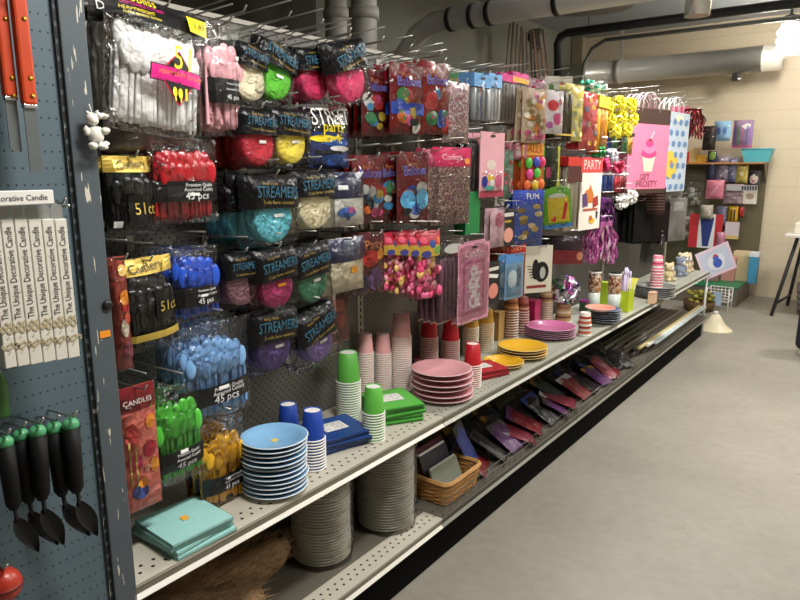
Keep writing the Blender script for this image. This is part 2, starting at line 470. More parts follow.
def b_giftbag(col, groups, depth=.05, band=None, handle=(235, 210, 220), hfrac=.16):
    def f(root, w, h):
        body = h * (1 - hfrac); z1 = -h * hfrac
        mb = MB(); m = M_(col)
        x = depth / 2
        vs = [(x, -w / 2, -h), (x, w / 2, -h), (x, w / 2, z1), (x, -w / 2, z1), (-x, -w / 2, -h), (-x, w / 2, -h), (-x, w / 2, z1), (-x, -w / 2, z1),
              (0, -w / 2 + depth * .35, -h * .9), (0, -w / 2 + depth * .35, z1), (0, w / 2 - depth * .35, -h * .9), (0, w / 2 - depth * .35, z1)]
        mb.add(vs, [(0, 1, 2, 3), (5, 4, 7, 6), (4, 0, 8), (0, 3, 9, 8), (8, 9, 7, 4), (1, 5, 10), (5, 6, 11, 10), (10, 11, 2, 1), (0, 4, 5, 1)], m)
        mb.build('paper_bag', root)
        prints(root, Face(w, h, 0, x), groups)
        for sx in (x, -x):
            hb = MB(); hb.tube([(sx, -w * .22, z1 - .02), (sx * .9, -w * .2, z1 + h * hfrac * .5), (sx * .2, -w * .07, -.004), (sx * .2, w * .07, -.004), (sx * .9, w * .2, z1 + h * hfrac * .5), (sx, w * .22, z1 - .02)], .0025, M_(handle), 6); hb.build('cord_handle', root)
    return f
def b_lumpy(cols, head=None, hv=.3, n=26, groups=(), fcol=.10):
    """clear bag full of small crumpled things under a header card"""
    def f(root, w, h):
        r = random.Random(n + len(cols)); mb = MB()
        for i in range(n):
            c = (r.uniform(-.008, .012), r.uniform(-.42, .42) * w, -h * r.uniform(hv + .06, .95)); rad = w * r.uniform(.07, .13)
            k0 = len(mb.v); mb.ball(c, (rad * .6, rad, rad * r.uniform(.7, 1.2)), mat(cols[i % len(cols)], .5, 0, .15), 8, 5)
            mb.v[k0:] = [tuple(Vector(v) + Vector((noise.noise(Vector(v) * 90), noise.noise(Vector(v) * 90 + Vector((5, 0, 0))), noise.noise(Vector(v) * 90 + Vector((0, 9, 0))))) * rad * .35) for v in mb.v[k0:]]
        mb.build('contents', root)
        pb = MB(); fc = pillow(pb, w, h, .024, film_mat(fcol), .006, n % 7); pb.build('clear_bag', root)
        if head:
            fa = Face(w, h, .026, .001); hb = MB(); shape(hb, fa, ('r', -.5, 0, .5, -hv, M_(head)), .001); hb.build('header_card', root)
        prints(root, Face(w, h, .026, .002), groups)
    return f

# ------------------------------------------------------------------ hanging
HOOKN = [0]
def wire_hook(y, z, x1, desc, x0=.0, double=False, where=None, y0=None):
    mb = MB(); r = .0023
    if x0 < .1: mb.bbox((x0 + .001, y - .011, z - .022), (x0 + .004, y + .011, z + .022), WIRE, .001, None, 1)
    up = .012
    mb.tube([(x0 + .002, y, z), (x1 - .03, y, z + .006), (x1, y, z + .008), (x1 + .012, y, z + .008 + up)], r, WIRE, 6)
    if x0 < .1: mb.tube([(x0 + .002, y, z + .02), (x0 + .05, y, z + .035), (x1 + .012, y, z + .033 + up)], r * .8, WIRE, 6)
    o = mb.build('peg_hook')
    lab = where or 'wire peg hook of the ' + desc
    tag(o, lab, 'hook', 'wire peg hooks on the pegboard')
    return o
def H(name, d, cat, group, box, b, n=1, dx=.03, xf=.24, roll=0.0, hook=True, turn=0.0, far=None, jit=1.0, rise=.0, place=None, amax=.72):
    """hang goods so that the frontmost fills the photo box (l, t, r, b); d is the short description"""
    l, t, r, bt = box; cx, cy = (l + r) / 2, (t + bt) / 2
    if far is None:
        A, B = onx(l, cy, xf), onx(r, cy, xf); T_, B_ = onx(cx, t, xf), onx(cx, bt, xf)
        w = abs(B.y - A.y); yc = (A.y + B.y) / 2; hh = T_.z - B_.z; th = 0.0
        if yc > 1.6 and w > amax * hh:                     # goods further along hang turned a little towards the aisle end
            cc = onx(cx, cy, xf); pj = lambda P: (P - CAM).dot(RT) * F / (P - CAM).dot(FW)
            while w > amax * hh and th < .85:
                th += .03; ax = Vector((math.sin(th), math.cos(th), 0)) * .5; w = (r - l) / (pj(cc + ax * .2) - pj(cc - ax * .2)) * .2
            yc = cc.y
        loc = Vector((xf, yc, T_.z)); rot = (roll, 0, turn - th)
    else:
        A, B = ony(l, cy, far), ony(r, cy, far); T_, B_ = ony(cx, t, far), ony(cx, bt, far)
        w = abs(B.x - A.x); loc = Vector(((A.x + B.x) / 2, far, T_.z)); rot = (0, roll, -PI / 2 + turn)
    h = T_.z - B_.z
    root = empty(name, loc, rot); b(root, w, h)
    for k in range(n):
        if k == 0: o = root
        else:
            j = jit
            L = Vector((xf - k * dx, loc.y + R.uniform(-.006, .006) * j, loc.z + R.uniform(-.006, .004) * j - rise * k)) if far is None else Vector((loc.x + R.uniform(-.006, .006), far + k * dx, loc.z + R.uniform(-.006, .004)))
            o = dup(root, L, (rot[0] + R.uniform(-.05, .05) * j, rot[1], rot[2] + R.uniform(-.05, .05) * j))
        if n == 1: lab = d + (place or ', alone on its hook')
        elif k == 0: lab = d + ', frontmost of its hook'
        else: lab = d + ', ' + ORD[k] + ' from the front'
        tag(o, lab, cat, group)
    if hook and far is None: wire_hook(loc.y, loc.z - .010, xf + .035, d)
    return root

# ================================================================== the room
YW = 8.08; CZ = 2.95; XL = -1.84
def floor_mat():
    m, nt, b = nodes_of('concrete'); L = nt.links.new
    tc = nt.nodes.new('ShaderNodeTexCoord')
    n1 = nt.nodes.new('ShaderNodeTexNoise'); n1.inputs['Scale'].default_value = 1.6; n1.inputs['Detail'].default_value = 8; n1.inputs['Roughness'].default_value = .65
    n2 = nt.nodes.new('ShaderNodeTexNoise'); n2.inputs['Scale'].default_value = 22; n2.inputs['Detail'].default_value = 6
    L(tc.outputs['Object'], n1.inputs['Vector']); L(tc.outputs['Object'], n2.inputs['Vector'])
    cr = nt.nodes.new('ShaderNodeValToRGB'); e = cr.color_ramp.elements
    e[0].position = .3; e[0].color = rgb((136, 131, 119)); e[1].position = .72; e[1].color = rgb((164, 159, 146))
    s = mth(nt, 'ADD', mth(nt, 'MULTIPLY', n1.outputs['Fac'], .7), mth(nt, 'MULTIPLY', n2.outputs['Fac'], .3)); L(s, cr.inputs[0])
    vo = nt.nodes.new('ShaderNodeTexVoronoi'); vo.inputs['Scale'].default_value = 5; L(tc.outputs['Object'], vo.inputs['Vector'])
    x = nt.nodes.new('ShaderNodeMix'); x.data_type = 'RGBA'; L(mth(nt, 'MULTIPLY', mth(nt, 'LESS_THAN', vo.outputs['Distance'], .045), .35), x.inputs[0]); L(cr.outputs[0], x.inputs[6]); x.inputs[7].default_value = rgb((100, 96, 88))
    L(x.outputs[2], b.inputs['Base Color']); b.inputs['Roughness'].default_value = .48
    bp = nt.nodes.new('ShaderNodeBump'); bp.inputs['Strength'].default_value = .12; bp.inputs['Distance'].default_value = .01; L(n2.outputs['Fac'], bp.inputs['Height']); L(bp.outputs['Normal'], b.inputs['Normal'])
    return m
def block_mat(c, u, bw=.4, bh=.2):
    m, nt, b = nodes_of('painted_block'); L = nt.links.new
    tc = nt.nodes.new('ShaderNodeTexCoord'); sx = nt.nodes.new('ShaderNodeSeparateXYZ'); L(tc.outputs['Object'], sx.inputs[0])
    V = mth(nt, 'DIVIDE', sx.outputs[2], bh); row = mth(nt, 'FLOOR', V)
    U = mth(nt, 'ADD', mth(nt, 'DIVIDE', mth(nt, 'ADD', sx.outputs[u], .12), bw), mth(nt, 'MULTIPLY', mth(nt, 'MODULO', row, 2.0), .5))
    dv = mth(nt, 'MULTIPLY', mth(nt, 'SUBTRACT', .5, mth(nt, 'ABSOLUTE', mth(nt, 'SUBTRACT', mth(nt, 'FRACT', V), .5))), bh)
    du = mth(nt, 'MULTIPLY', mth(nt, 'SUBTRACT', .5, mth(nt, 'ABSOLUTE', mth(nt, 'SUBTRACT', mth(nt, 'FRACT', U), .5))), bw)
    j = mth(nt, 'MINIMUM', dv, mth(nt, 'ADD', du, .003))
    g = mth(nt, 'SMOOTH_MIN', mth(nt, 'DIVIDE', j, .008), 1.0, .2)
    nz = nt.nodes.new('ShaderNodeTexNoise'); nz.inputs['Scale'].default_value = 30; nz.inputs['Detail'].default_value = 4; L(tc.outputs['Object'], nz.inputs['Vector'])
    x = nt.nodes.new('ShaderNodeMix'); x.data_type = 'RGBA'; L(g, x.inputs[0]); x.inputs[6].default_value = rgb(tuple(v * .945 for v in c)); x.inputs[7].default_value = rgb(c)
    L(x.outputs[2], b.inputs['Base Color']); b.inputs['Roughness'].default_value = .6
    bp = nt.nodes.new('ShaderNodeBump'); bp.inputs['Strength'].default_value = .16; bp.inputs['Distance'].default_value = .005
    L(mth(nt, 'ADD', g, mth(nt, 'MULTIPLY', nz.outputs['Fac'], .25)), bp.inputs['Height']); L(bp.outputs['Normal'], b.inputs['Normal'])
    return m
def slab(name, a, b, m): return struct(MB().box(a, b, m).build(name))
slab('floor', (XL - .1, -2.6, -.1), (4.6, YW + .1, 0), floor_mat())
slab('ceiling', (XL - .1, -2.6, CZ), (4.6, YW + .1, CZ + .1), mat((152, 156, 162), .85, 0, .10, 3))
slab('wall_far', (XL - .1, YW, 0), (4.6, YW + .1, CZ), block_mat((226, 210, 184), 0))
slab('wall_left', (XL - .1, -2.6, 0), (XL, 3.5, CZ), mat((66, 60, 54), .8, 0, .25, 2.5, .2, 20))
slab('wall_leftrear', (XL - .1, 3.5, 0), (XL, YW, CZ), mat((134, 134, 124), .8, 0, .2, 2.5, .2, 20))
slab('wall_right', (4.5, -2.6, 0), (4.6, YW, CZ), mat((196, 188, 168), .8, 0, .08, 3))
slab('wall_near', (XL, -2.6, 0), (4.5, -2.5, CZ), mat((196, 188, 168), .8, 0, .08, 3))
o = slab('trim_corner', (XL + .01, YW - .13, 0), (XL + .14, YW - .005, CZ), mat((188, 178, 152), .6))

# ---------------------------------------------------------------- pipes under the ceiling
PIPE = mat((196, 194, 188), .5, 0, .12, 6); DUCT = mat((210, 207, 200), .30, .35, .12, 4); IRON = mat((34, 34, 34), .5, .2, .2); GALV = mat((120, 120, 116), .4, .7, .1)
y0 = 3.3
a = ony(424, 24, y0); b = ony(560, 9, y0); b = a + (b - a) * 2.4; b.z = a.z + .0
c = ony(398, 64, y0); c2 = c + (c - a) * .9
mb = MB(); mb.tube([c2, c, a + (c - a) * .25, a + (b - a) * .03, b], .058, PIPE, 16)
o = mb.build('ceiling_pipe'); tag(o, 'thick grey pipe running across below the ceiling with an elbow bending down', 'pipe')
for px in (452, 474, 491, 558):
    p = ony(px, 0, y0); q = Vector((p.x, y0, a.z))
    MB().lathe([(.0595, -.012), (.066, -.012), (.066, .012), (.0595, .012)], IRON, 18, Matrix.Translation(q) @ Matrix.Rotation(PI / 2, 4, 'Y')).build('pipe_strap', o)
for px, w, yy, z0, d in ((364, 26, 3.0, 1.5, 'thick vertical grey pipe rising behind the pegboard, right one of two'), (336, 22, 3.25, 1.5, 'thick vertical grey pipe rising behind the pegboard, left one of two')):
    p = ony(px, 20, yy); r = w / 2 * mpp(p)
    mb = MB(); mb.tube([(p.x, yy, z0), (p.x, yy, 2.2), (p.x, yy, CZ)], r, PIPE, 18); o = mb.build('vertical_pipe'); tag(o, d, 'pipe')
    mb = MB(); mb.lathe([(r + .001, -.03), (r + .012, -.03), (r + .012, .03), (r + .001, .03)], PIPE, 18, Matrix.Translation((p.x, yy, ony(px, 14, yy).z))); mb.build('coupling', o)
# big silver duct along the far wall
yd = 7.7; e = ony(783, 57, yd); s_ = ony(560, 78, yd); r = .125
mb = MB(); mb.lathe([(r, -3.2), (r, -2.0), (r + .008, -2.0), (r + .008, -1.97), (r, -1.97), (r, -.18), (r + .004, -.18), (r + .004, -.16), (r, -.16), (r, -.02), (r * .9, 0), (.03, .0), (.028, .03), (0, .03)], DUCT, 28, Matrix.Translation(e) @ Matrix.Rotation(PI / 2, 4, 'Y'))
du = mb.build('air_duct'); tag(du, 'big round silver duct along the far wall, capped at its right end', 'duct')
p = ony(620, 65, yd)
MB().lathe([(r + .002, -.03), (r + .012, -.03), (r + .012, .03), (r + .002, .03)], DUCT, 24, Matrix.Translation((p.x, yd, e.z)) @ Matrix.Rotation(PI / 2, 4, 'Y')).build('strap', du)
MB().box((p.x - .02, yd - .01, e.z + r), (p.x + .02, yd + .01, CZ), DUCT).build('hanger', du)
p = ony(736, 72, yd); mb = MB(); mb.bbox((p.x - .03, yd - .03, e.z - r - .07), (p.x + .03, yd + .03, e.z - r + .004), IRON, .006); mb.tube([(p.x - .05, yd, e.z - r - .05), (p.x + .06, yd, e.z - r - .05)], .01, SILVER); mb.build('drain_valve', du)
# black iron pipe
yb = 6.2; a = ony(558, 34, yb); b = ony(800, 12, yb); b = Vector((b.x + .8, yb, a.z)); lo = ony(558, 76, yb)
mb = MB(); k = .09; mb.tube([lo, (a.x, yb, a.z - k), (a.x + k * .3, yb, a.z - k * .3), (a.x + k, yb, a.z), b], .038, IRON, 14)
ip = mb.build('iron_pipe'); tag(ip, 'black iron pipe with an elbow, hung under the ceiling', 'pipe')
MB().lathe([(.03, -.05), (.042, -.05), (.042, 0), (.03, 0)], GALV, 14, Matrix.Translation(lo)).build('end_fitting', ip)
p = ony(589, 20, yb); MB().tube([(p.x, yb, a.z), (p.x, yb, CZ)], .006, GALV).build('hanger_rod', ip)
yb = 6.7; lo = ony(581, 95, yb); a = ony(597, 41, yb); k = .14
mb = MB(); mb.tube([(lo.x, yb, 0.0), lo, (lo.x, yb, a.z - .35), (lo.x + .02, yb, a.z - .2), (lo.x + .09, yb, a.z - .07), (lo.x + .22, yb, a.z), (2.4, yb, a.z)], .02, GALV, 10); o = mb.build('electrical_conduit'); tag(o, 'thin grey conduit curving up and running beside the black pipe', 'conduit')
# light fittings
p = ony(697, 16, 4.6); mb = MB(); mb.lathe([(.072, .0), (.076, .0), (.076, .30), (.03, .34), (.012, .36), (.012, CZ - p.z)], mat((190, 188, 182), .25, .8), 24, Matrix.Translation(p)); lf = mb.build('spot_light'); tag(lf, 'silver cylinder light hanging from the ceiling with its lamp lit', 'ceiling lamp')
MB().lathe([(.0, .012), (.066, .012)], emit_mat((255, 250, 235), 14), 20, Matrix.Translation(p)).build('lamp_disc', lf)
p = ony(590, 7, 4.3); mb = MB(); mb.lathe([(.27, 0), (.275, .012), (.26, .03), (.12, .10), (.05, .13), (.03, CZ - p.z)], mat((96, 98, 100), .35, .6), 32, Matrix.Translation(p)); lf = mb.build('pendant_shade'); tag(lf, 'wide round grey lamp shade hanging at the top edge, left of the silver light', 'ceiling lamp')
p = ony(789, 37, 7.0)
lf = empty('bare_bulb_light', (p.x, p.y, p.z)); tag(lf, 'glaring bare bulb lamp at the far wall, top right', 'ceiling lamp')
MB().lathe([(.05, .10), (.075, .12), (.075, .17), (.02, .19), (.012, .2), (.012, CZ - p.z)], mat((70, 68, 62), .5), 18).build('lamp_holder', lf)
mb = MB(); pts = [(.075 * math.cos(t * .55), .075 * math.sin(t * .55), -.13 + t * .0058) for t in range(40)]
mb.tube(pts, .026, emit_mat((255, 250, 236), 65), 8); mb.build('spiral_bulb', lf)
# slats, junction box
r = random.Random(3)
for i in range(11):
    px = 507 + i * 3.0; yy = 5.4 + r.uniform(-.05, .1); xx = ony(px, 60, yy).x
    lo = ony(504 + i * 3.4, 95, yy); hi = ony(518 + (i - 5) * 1.6 + r.uniform(-2, 2), r.uniform(20, 30), yy)
    mb = MB(); d = (hi - lo); T = Matrix.Translation((0, .03 * i, 0))
    k9 = lo.z / d.z; mb.tube([T @ (lo - d * k9), T @ lo, T @ hi], .009, mat((120 + i * 3, 108, 84), .7), 4)
    o = mb.build('wooden_slat'); tag(o, 'thin brown wooden slat leaning in the bundle behind the pegboard, ' + ORD[i].replace('frontmost', 'leftmost') + (' from the left' if i else ' of all'), 'slat', 'wooden slats leaning behind the pegboard')
p = ony(537, 39, 6.0); jb = empty('junction_box', p); tag(jb, 'grey electrical box fixed behind the pegboard with a conduit below', 'electrical box')
MB().bbox((-.055, -.04, -.09), (.055, .04, .09), mat((120, 120, 116), .5), .01).build('box_body', jb)
MB().tube([(0, 0, -.09), (0, 0, -p.z)], .018, GALV, 10).build('conduit', jb)
MB().bbox((-.1, -.03, -.01), (-.055, .03, .06), mat((60, 60, 58), .5), .008).build('cable_clamp', jb)

# ================================================================== the gondola
J = [.62, 1.77, 3.0, 4.3, 5.8]
ZS, ZD, XF, ZT = .56, .18, .373, 1.785
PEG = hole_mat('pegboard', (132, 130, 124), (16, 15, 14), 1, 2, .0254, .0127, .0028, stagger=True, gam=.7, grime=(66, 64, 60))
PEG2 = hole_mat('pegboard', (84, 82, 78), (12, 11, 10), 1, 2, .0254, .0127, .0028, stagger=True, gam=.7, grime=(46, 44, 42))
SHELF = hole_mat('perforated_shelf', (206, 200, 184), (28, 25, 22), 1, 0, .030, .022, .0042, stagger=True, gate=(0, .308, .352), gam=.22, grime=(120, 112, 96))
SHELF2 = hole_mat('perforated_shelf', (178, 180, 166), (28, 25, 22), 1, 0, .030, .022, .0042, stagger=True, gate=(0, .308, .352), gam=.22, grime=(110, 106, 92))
STEEL = mat((190, 186, 174), .45, 0, .08, 6); KICK = mat((11, 11, 11), .9, 0, .1, spec=.1); LIPF = mat((128, 122, 104), .5, 0, .12, 8); LIPB = mat((226, 222, 210), .4, 0, .08, 12); LIPC = mat((186, 186, 174), .4, 0, .1, 12); DARKF = mat((74, 72, 62), .5, 0, .15, 8); DARKB = mat((120, 118, 106), .4, 0, .15, 12)  # LIPF and LIPB colour in the lip's shaded face and lit lower flange
DECK = hole_mat('shaded_deck', (112, 107, 96), (28, 25, 22), 1, 0, .030, .022, .0042, stagger=True, gate=(0, .308, .352), gam=.3, grime=(80, 74, 62))  # dark-ish board with the shade under the shelf put into its colour
STRIP = hole_mat('lit_deck_edge', (206, 200, 184), (28, 25, 22), 1, 0, .030, .022, .0042, stagger=True, gate=(0, .308, .352), gam=.22, grime=(120, 112, 96))  # paler colour paints the front strip of the first deck as lit
whats = ['the blue and green party cups', 'the pink and yellow plates', 'the foil bow and plate stacks', 'the plush toys at the far end']
deckw = ['the white plate stacks', 'the wicker basket and bagged goods', 'the loose party bags', 'the long wrapping rolls']
pegw = ['the streamers and cutlery', 'the balloon bags', 'the candle packs', 'the pink gift bag']
for i in range(4):
    ya, yb_ = J[i] + .0015, J[i + 1] - .0015
    root = empty('pegboard_panel', (0, ya, 0)); tag(root, 'grey pegboard panel behind ' + pegw[i], 'pegboard', 'pegboard panels of the long shelf run')
    L = yb_ - ya
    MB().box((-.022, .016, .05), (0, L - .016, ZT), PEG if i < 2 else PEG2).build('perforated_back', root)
    mb = MB(); mb.box((-.03, -.016, 0), (.002, .016, ZT + .01), STEEL)
    for k in range(64): mb.box((.0018, -.0025, .14 + k * .0254), (.0032, .0025, .156 + k * .0254), KICK)
    mb.build('slotted_upright', root)
    mb = MB(); mb.box((-.026, .0165, ZT), (.004, L - .0165, ZT + .012), STEEL); mb.build('top_rail', root)
    # shelf
    root = empty('metal_shelf', (0, ya, 0)); tag(root, 'pale metal shelf carrying ' + whats[i], 'shelf', 'metal shelves of the long run')
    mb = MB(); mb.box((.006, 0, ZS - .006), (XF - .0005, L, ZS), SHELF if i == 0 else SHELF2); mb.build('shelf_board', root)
    def lip(z, nm, par, A=None, B=None):
        prof = [(XF - .004, z), (XF, z - .001), (XF - .006, z - .025), (XF + .004, z - .033), (XF + .003, z - .036), (XF - .010, z - .028)]
        vs = [(p[0], yy, p[1]) for yy in (0, L) for p in prof]; n = len(prof)
        q = MB(); q.add(vs, [(k, (k + 1) % n, n + (k + 1) % n, n + k) for k in range(n) if k != 2] + [tuple(range(n)), tuple(range(2 * n - 1, n - 1, -1))], A or LIPF); q.build(nm, par); q = MB(); q.add([(v[0] + .0004, v[1], v[2]) for v in vs], [(2, 3, n + 3, n + 2)], B or LIPB); q.build('price_channel', par)
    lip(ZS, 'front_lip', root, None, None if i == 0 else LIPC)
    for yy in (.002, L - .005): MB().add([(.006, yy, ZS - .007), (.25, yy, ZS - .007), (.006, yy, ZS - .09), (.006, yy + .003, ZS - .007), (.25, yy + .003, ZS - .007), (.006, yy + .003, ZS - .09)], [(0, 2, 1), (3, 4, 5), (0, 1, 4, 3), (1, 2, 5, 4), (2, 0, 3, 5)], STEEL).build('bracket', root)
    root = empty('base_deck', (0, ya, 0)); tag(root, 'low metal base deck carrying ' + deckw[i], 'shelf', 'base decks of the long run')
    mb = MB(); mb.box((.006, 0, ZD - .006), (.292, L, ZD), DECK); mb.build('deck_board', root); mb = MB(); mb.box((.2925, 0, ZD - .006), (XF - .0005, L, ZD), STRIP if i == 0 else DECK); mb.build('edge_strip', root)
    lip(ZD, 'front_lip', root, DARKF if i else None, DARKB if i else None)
    mb = MB(); mb.box((.335, 0, 0.002), (.345, L, ZD - .012), KICK); mb.build('kick_plate', root)
# end foot + upright
root = empty('end_upright', (0, J[-1] + .016, 0)); tag(root, 'slotted metal upright closing the far end of the shelf run', 'upright')
MB().box((-.03, -.014, 0), (.002, .014, ZT), STEEL).build('post', root)
MB().box((.004, -.012, .0), (.345, .006, ZD - .012), KICK).build('base_foot', root)
GUARD = mat((112, 110, 102), .35, .8, .1)
# wire guard along the base deck
for i in (1, 2, 3):
    ya, yb_ = J[i] + .006, J[i + 1] - .006
    mb = MB(); x = XF - .006
    for z in (.004, .03, .058): mb.tube([(x, ya, ZD + z), (x, yb_, ZD + z)], .0016, GUARD, 6)
    n = int((yb_ - ya) / .05)
    for k in range(n + 1):
        y = ya + (yb_ - ya) * k / n; mb.tube([(x, y, ZD + .001), (x, y, ZD + .058)], .0010, GUARD, 5)
    o = mb.build('wire_guard'); tag(o, 'low wire guard along the deck edge before ' + deckw[i], 'wire guard', 'wire guards on the base decks')

# ================================================================== blue structure at the left
BL = hole_mat('blue_pegboard', (96, 116, 126), (30, 37, 42), 1, 2, .0122, .0265, .0017, gam=.45, grime=(58, 66, 76))
BLP = hole_mat('blue_post', (88, 98, 105), (0, 0, 0), 1, 2, 9, 9, .0001, gam=.6, grime=(54, 60, 66), wear=(206, 200, 184))
root = empty('blue_shelving', (.40, .55, 0)); tag(root, 'worn blue-grey shelving end with pegboard and slotted post at the left', 'shelving')
MB().box((-.015, -1.0, 0), (.0, .002, 2.5), BL).build('perforated_back', root)
mb = MB(); mb.bbox((-.06, .008, 0), (.012, .052, 2.5), BLP, .002); po = mb.build('post', root)
mb = MB(); mb.box((-.02, .002, 0), (.006, .0085, 2.5), BLP)
mb.build('post_flange', root)
mb = MB()
for k in range(92): mb.box((.0055, .003, .05 + k * .0262), (.0068, .0072, .068 + k * .0262), (12, 13, 15))
mb.build('slots', root)
fcx = .4125
def on_post(px, py): p = onx(px, py, fcx); return p
p = on_post(105, 334); q = mpp(p)
mb = MB(); mb.box((fcx - .40, p.y - .55 - 5.5 * q, p.z - 3.4 * q), (fcx - .40 + .0008, p.y - .55 + 5.5 * q, p.z + 3.4 * q), (244, 150, 40)); mb.build('orange_sticker', root)
p = on_post(107, 305); mb = MB(); mb.lathe([(.009, 0), (.009, .004), (.005, .006), (0, .006)], (20, 20, 20), 16, Matrix.Translation((fcx - .40, p.y - .55, p.z)) @ Matrix.Rotation(PI / 2, 4, 'Y')); mb.build('black_bolt', root)
# white cherub ornament
p = onx(95, 128, .43); r0 = mpp(p); rt_ = empty('cherub_ornament', p); tag(rt_, 'small white lumpy figurine tied to the blue post', 'ornament')
mb = MB(); wm = mat((228, 224, 214), .35, 0, .06)
def B(px, py, rx, ry, d=0.0):
    q = onx(px, py, .43) - p; mb.ball((q.x + d, q.y, q.z), (rx * r0 * .8, rx * r0, ry * r0), wm, 14, 9)
for a in ((92, 119, 6.5, 6), (96, 135, 8, 9), (103, 131, 4.5, 3.5, .008), (91, 146, 4.5, 4, .008), (101, 146, 5, 4, .006), (87, 131, 3, 5), (104, 116, 5, 3), (99, 116, 5, 3.5), (106, 144, 3, 3), (88, 113, 2, 2), (96, 112, 2.2, 2)): B(*a)
mb.v = [tuple(Vector(v) * 1.0 + Vector((noise.noise(Vector(v) * 160), noise.noise(Vector(v) * 160 + Vector((3, 0, 0))), noise.noise(Vector(v) * 160 + Vector((0, 4, 0))))) * .0025) for v in mb.v]
mb.build('figure', rt_)
mb = MB(); a = onx(92, 114, .425) - p; b = onx(89, 104, .418) - p; mb.tube([a, b], .0009, WHITE, 5); mb.build('tie_string', rt_)

# candle boxes
edges_t = [-9, 4, 17.3, 31, 44.5, 57, 69.5]
for i in range(6):
    xf = .50
    A = onx(edges_t[i] + 4.5, 290, xf); Bq = onx(edges_t[i + 1] + 4.5, 290, xf)
    zt = onx((edges_t[i] + edges_t[i + 1]) / 2, 219, xf).z; zb = onx((edges_t[i] + edges_t[i + 1]) / 2 + 9, 369 - i * 2.2, xf).z
    w = Bq.y - A.y - .0012; h = zt - zb
    rt_ = empty('candle_box', (xf, (A.y + Bq.y) / 2, zt)); 
    tag(rt_, 'tall white decorative candle box on the blue pegboard, ' + (['leftmost of six', 'second of six from the left', 'third of six from the left', 'fourth of six from the left', 'fifth of six from the left', 'rightmost of six'][i]), 'candle box', 'decorative candle boxes')
    mb = MB(); mb.bbox((-.022, -w / 2, -h), (0, w / 2, 0), mat((222, 218, 206), .5, 0, .04), .001, None, 1); mb.build('carton', rt_)
    fc = Face(w, h); dk = mat((34, 30, 34), .6); gd = mat((180, 166, 132), .6)
    flo = [('t', '§ &', 0, -.78, .20 * h / w, gd, PI / 2, .8)] + [('e', R.uniform(-.14, .14), -.69 - .05 * k, .08, .006, gd) for k in range(5)]
    prints(rt_, fc, [('lettering', [('t', 'The Unique Decorative Candle', 0, -.36, .62 * h / w, dk, PI / 2, 1.25)]), ('gold_ornament', flo)], .0006)
    tb = MB(); tb.add([(-.010, -w / 2, 0), (-.010, w / 2, 0), (-.010, w / 2, .018), (-.010, -w * .1, .026), (-.010, -w / 2, .018)], [(0, 1, 2, 3, 4)], mat((150, 152, 150), .2, .3)); tb.build('hang_tab', rt_)
xf = .515; A = onx(-60, 198, xf); Bq = onx(54, 198, xf); T_ = onx(25, 190.5, xf); B_ = onx(25, 205, xf)
rt_ = empty('shelf_sign', (xf, (A.y + Bq.y) / 2, T_.z), (0, 0, 0)); tag(rt_, 'long white sign strip lettered Decorative Candle above the candle boxes', 'sign')
w = Bq.y - A.y; h = T_.z - B_.z
MB().bbox((-.012, -w / 2, -h), (0, w / 2, 0), mat((236, 234, 228), .5, 0, .03), .001, None, 1).build('sign_body', rt_)
prints(rt_, Face(w, h), [('lettering', [('t', 'The Unique Decorative Candle', -.03, -.52, .93, mat((40, 36, 48), .6), 0, 1.1)])], .0006)
p = onx(63, 203, .47); mb = MB(); mb.tube([(.401, p.y, p.z), (p.x, p.y, p.z), (p.x + .01, p.y, p.z + .008)], .0022, WIRE, 6); mb.tube([(.401, p.y, p.z - .01), (p.x + .01, p.y + .004, p.z - .004)], .0022, WIRE, 6)
tag(mb.build('peg_hook'), 'double wire peg hook right of the white candle sign', 'hook')
# orange handled scrapers
for i, (l, r_, t, b_, bb) in enumerate(((15, 31, -16, 104, 172), (-3, 12, -16, 96, 150))):
    xf = .45 - .012 * i; A = onx(l + 1, 50, xf); Bq = onx(r_, 50, xf); w = Bq.y - A.y; T_ = onx(l, t, xf); Bz = onx(l, b_, xf).z; Cz = onx(l, bb, xf).z
    rt_ = empty('scraper', (xf, (A.y + Bq.y) / 2, T_.z)); tag(rt_, ['orange handled scraper with brass rivets, hanging nearer the post', 'orange handled scraper hanging at the left picture edge'][i], 'scraper', 'orange handled scrapers')
    h = T_.z - Bz; mb = MB(); mb.bbox((-.009, -w / 2, -h), (.006, w / 2, 0), mat((196, 66, 26), .4, 0, .15, 30), .004); mb.build('handle', rt_)
    for py in (18, 77, 95): z = onx(l, py, xf).z - T_.z; MB().lathe([(.0035, 0), (.0035, .001), (0, .0016)], mat((214, 160, 60), .3, .8), 12, Matrix.Translation((.006, .15 * w, z)) @ Matrix.Rotation(PI / 2, 4, 'Y')).build('rivet', rt_)
    mb = MB(); mb.box((-.002, -w * .42, Cz - T_.z), (0, w * .42, -h + .002), mat((128, 136, 140), .3, .7)); mb.build('blade', rt_)
    mb = MB(); mb.bbox((-.006, -w * .46, -h - .005), (.004, w * .46, -h + .001), SILVER, .001); mb.build('ferrule', rt_)
    wire_hook(rt_.location.y, T_.z - .012, xf + .02, '', x0=.40, where='wire peg hook above the ' + ['scraper nearer the post', 'scraper at the left picture edge'][i])
    MB().box((-.010, -.02, -.016), (-.002, .02, .0), STICK).build('price_tag', rt_)
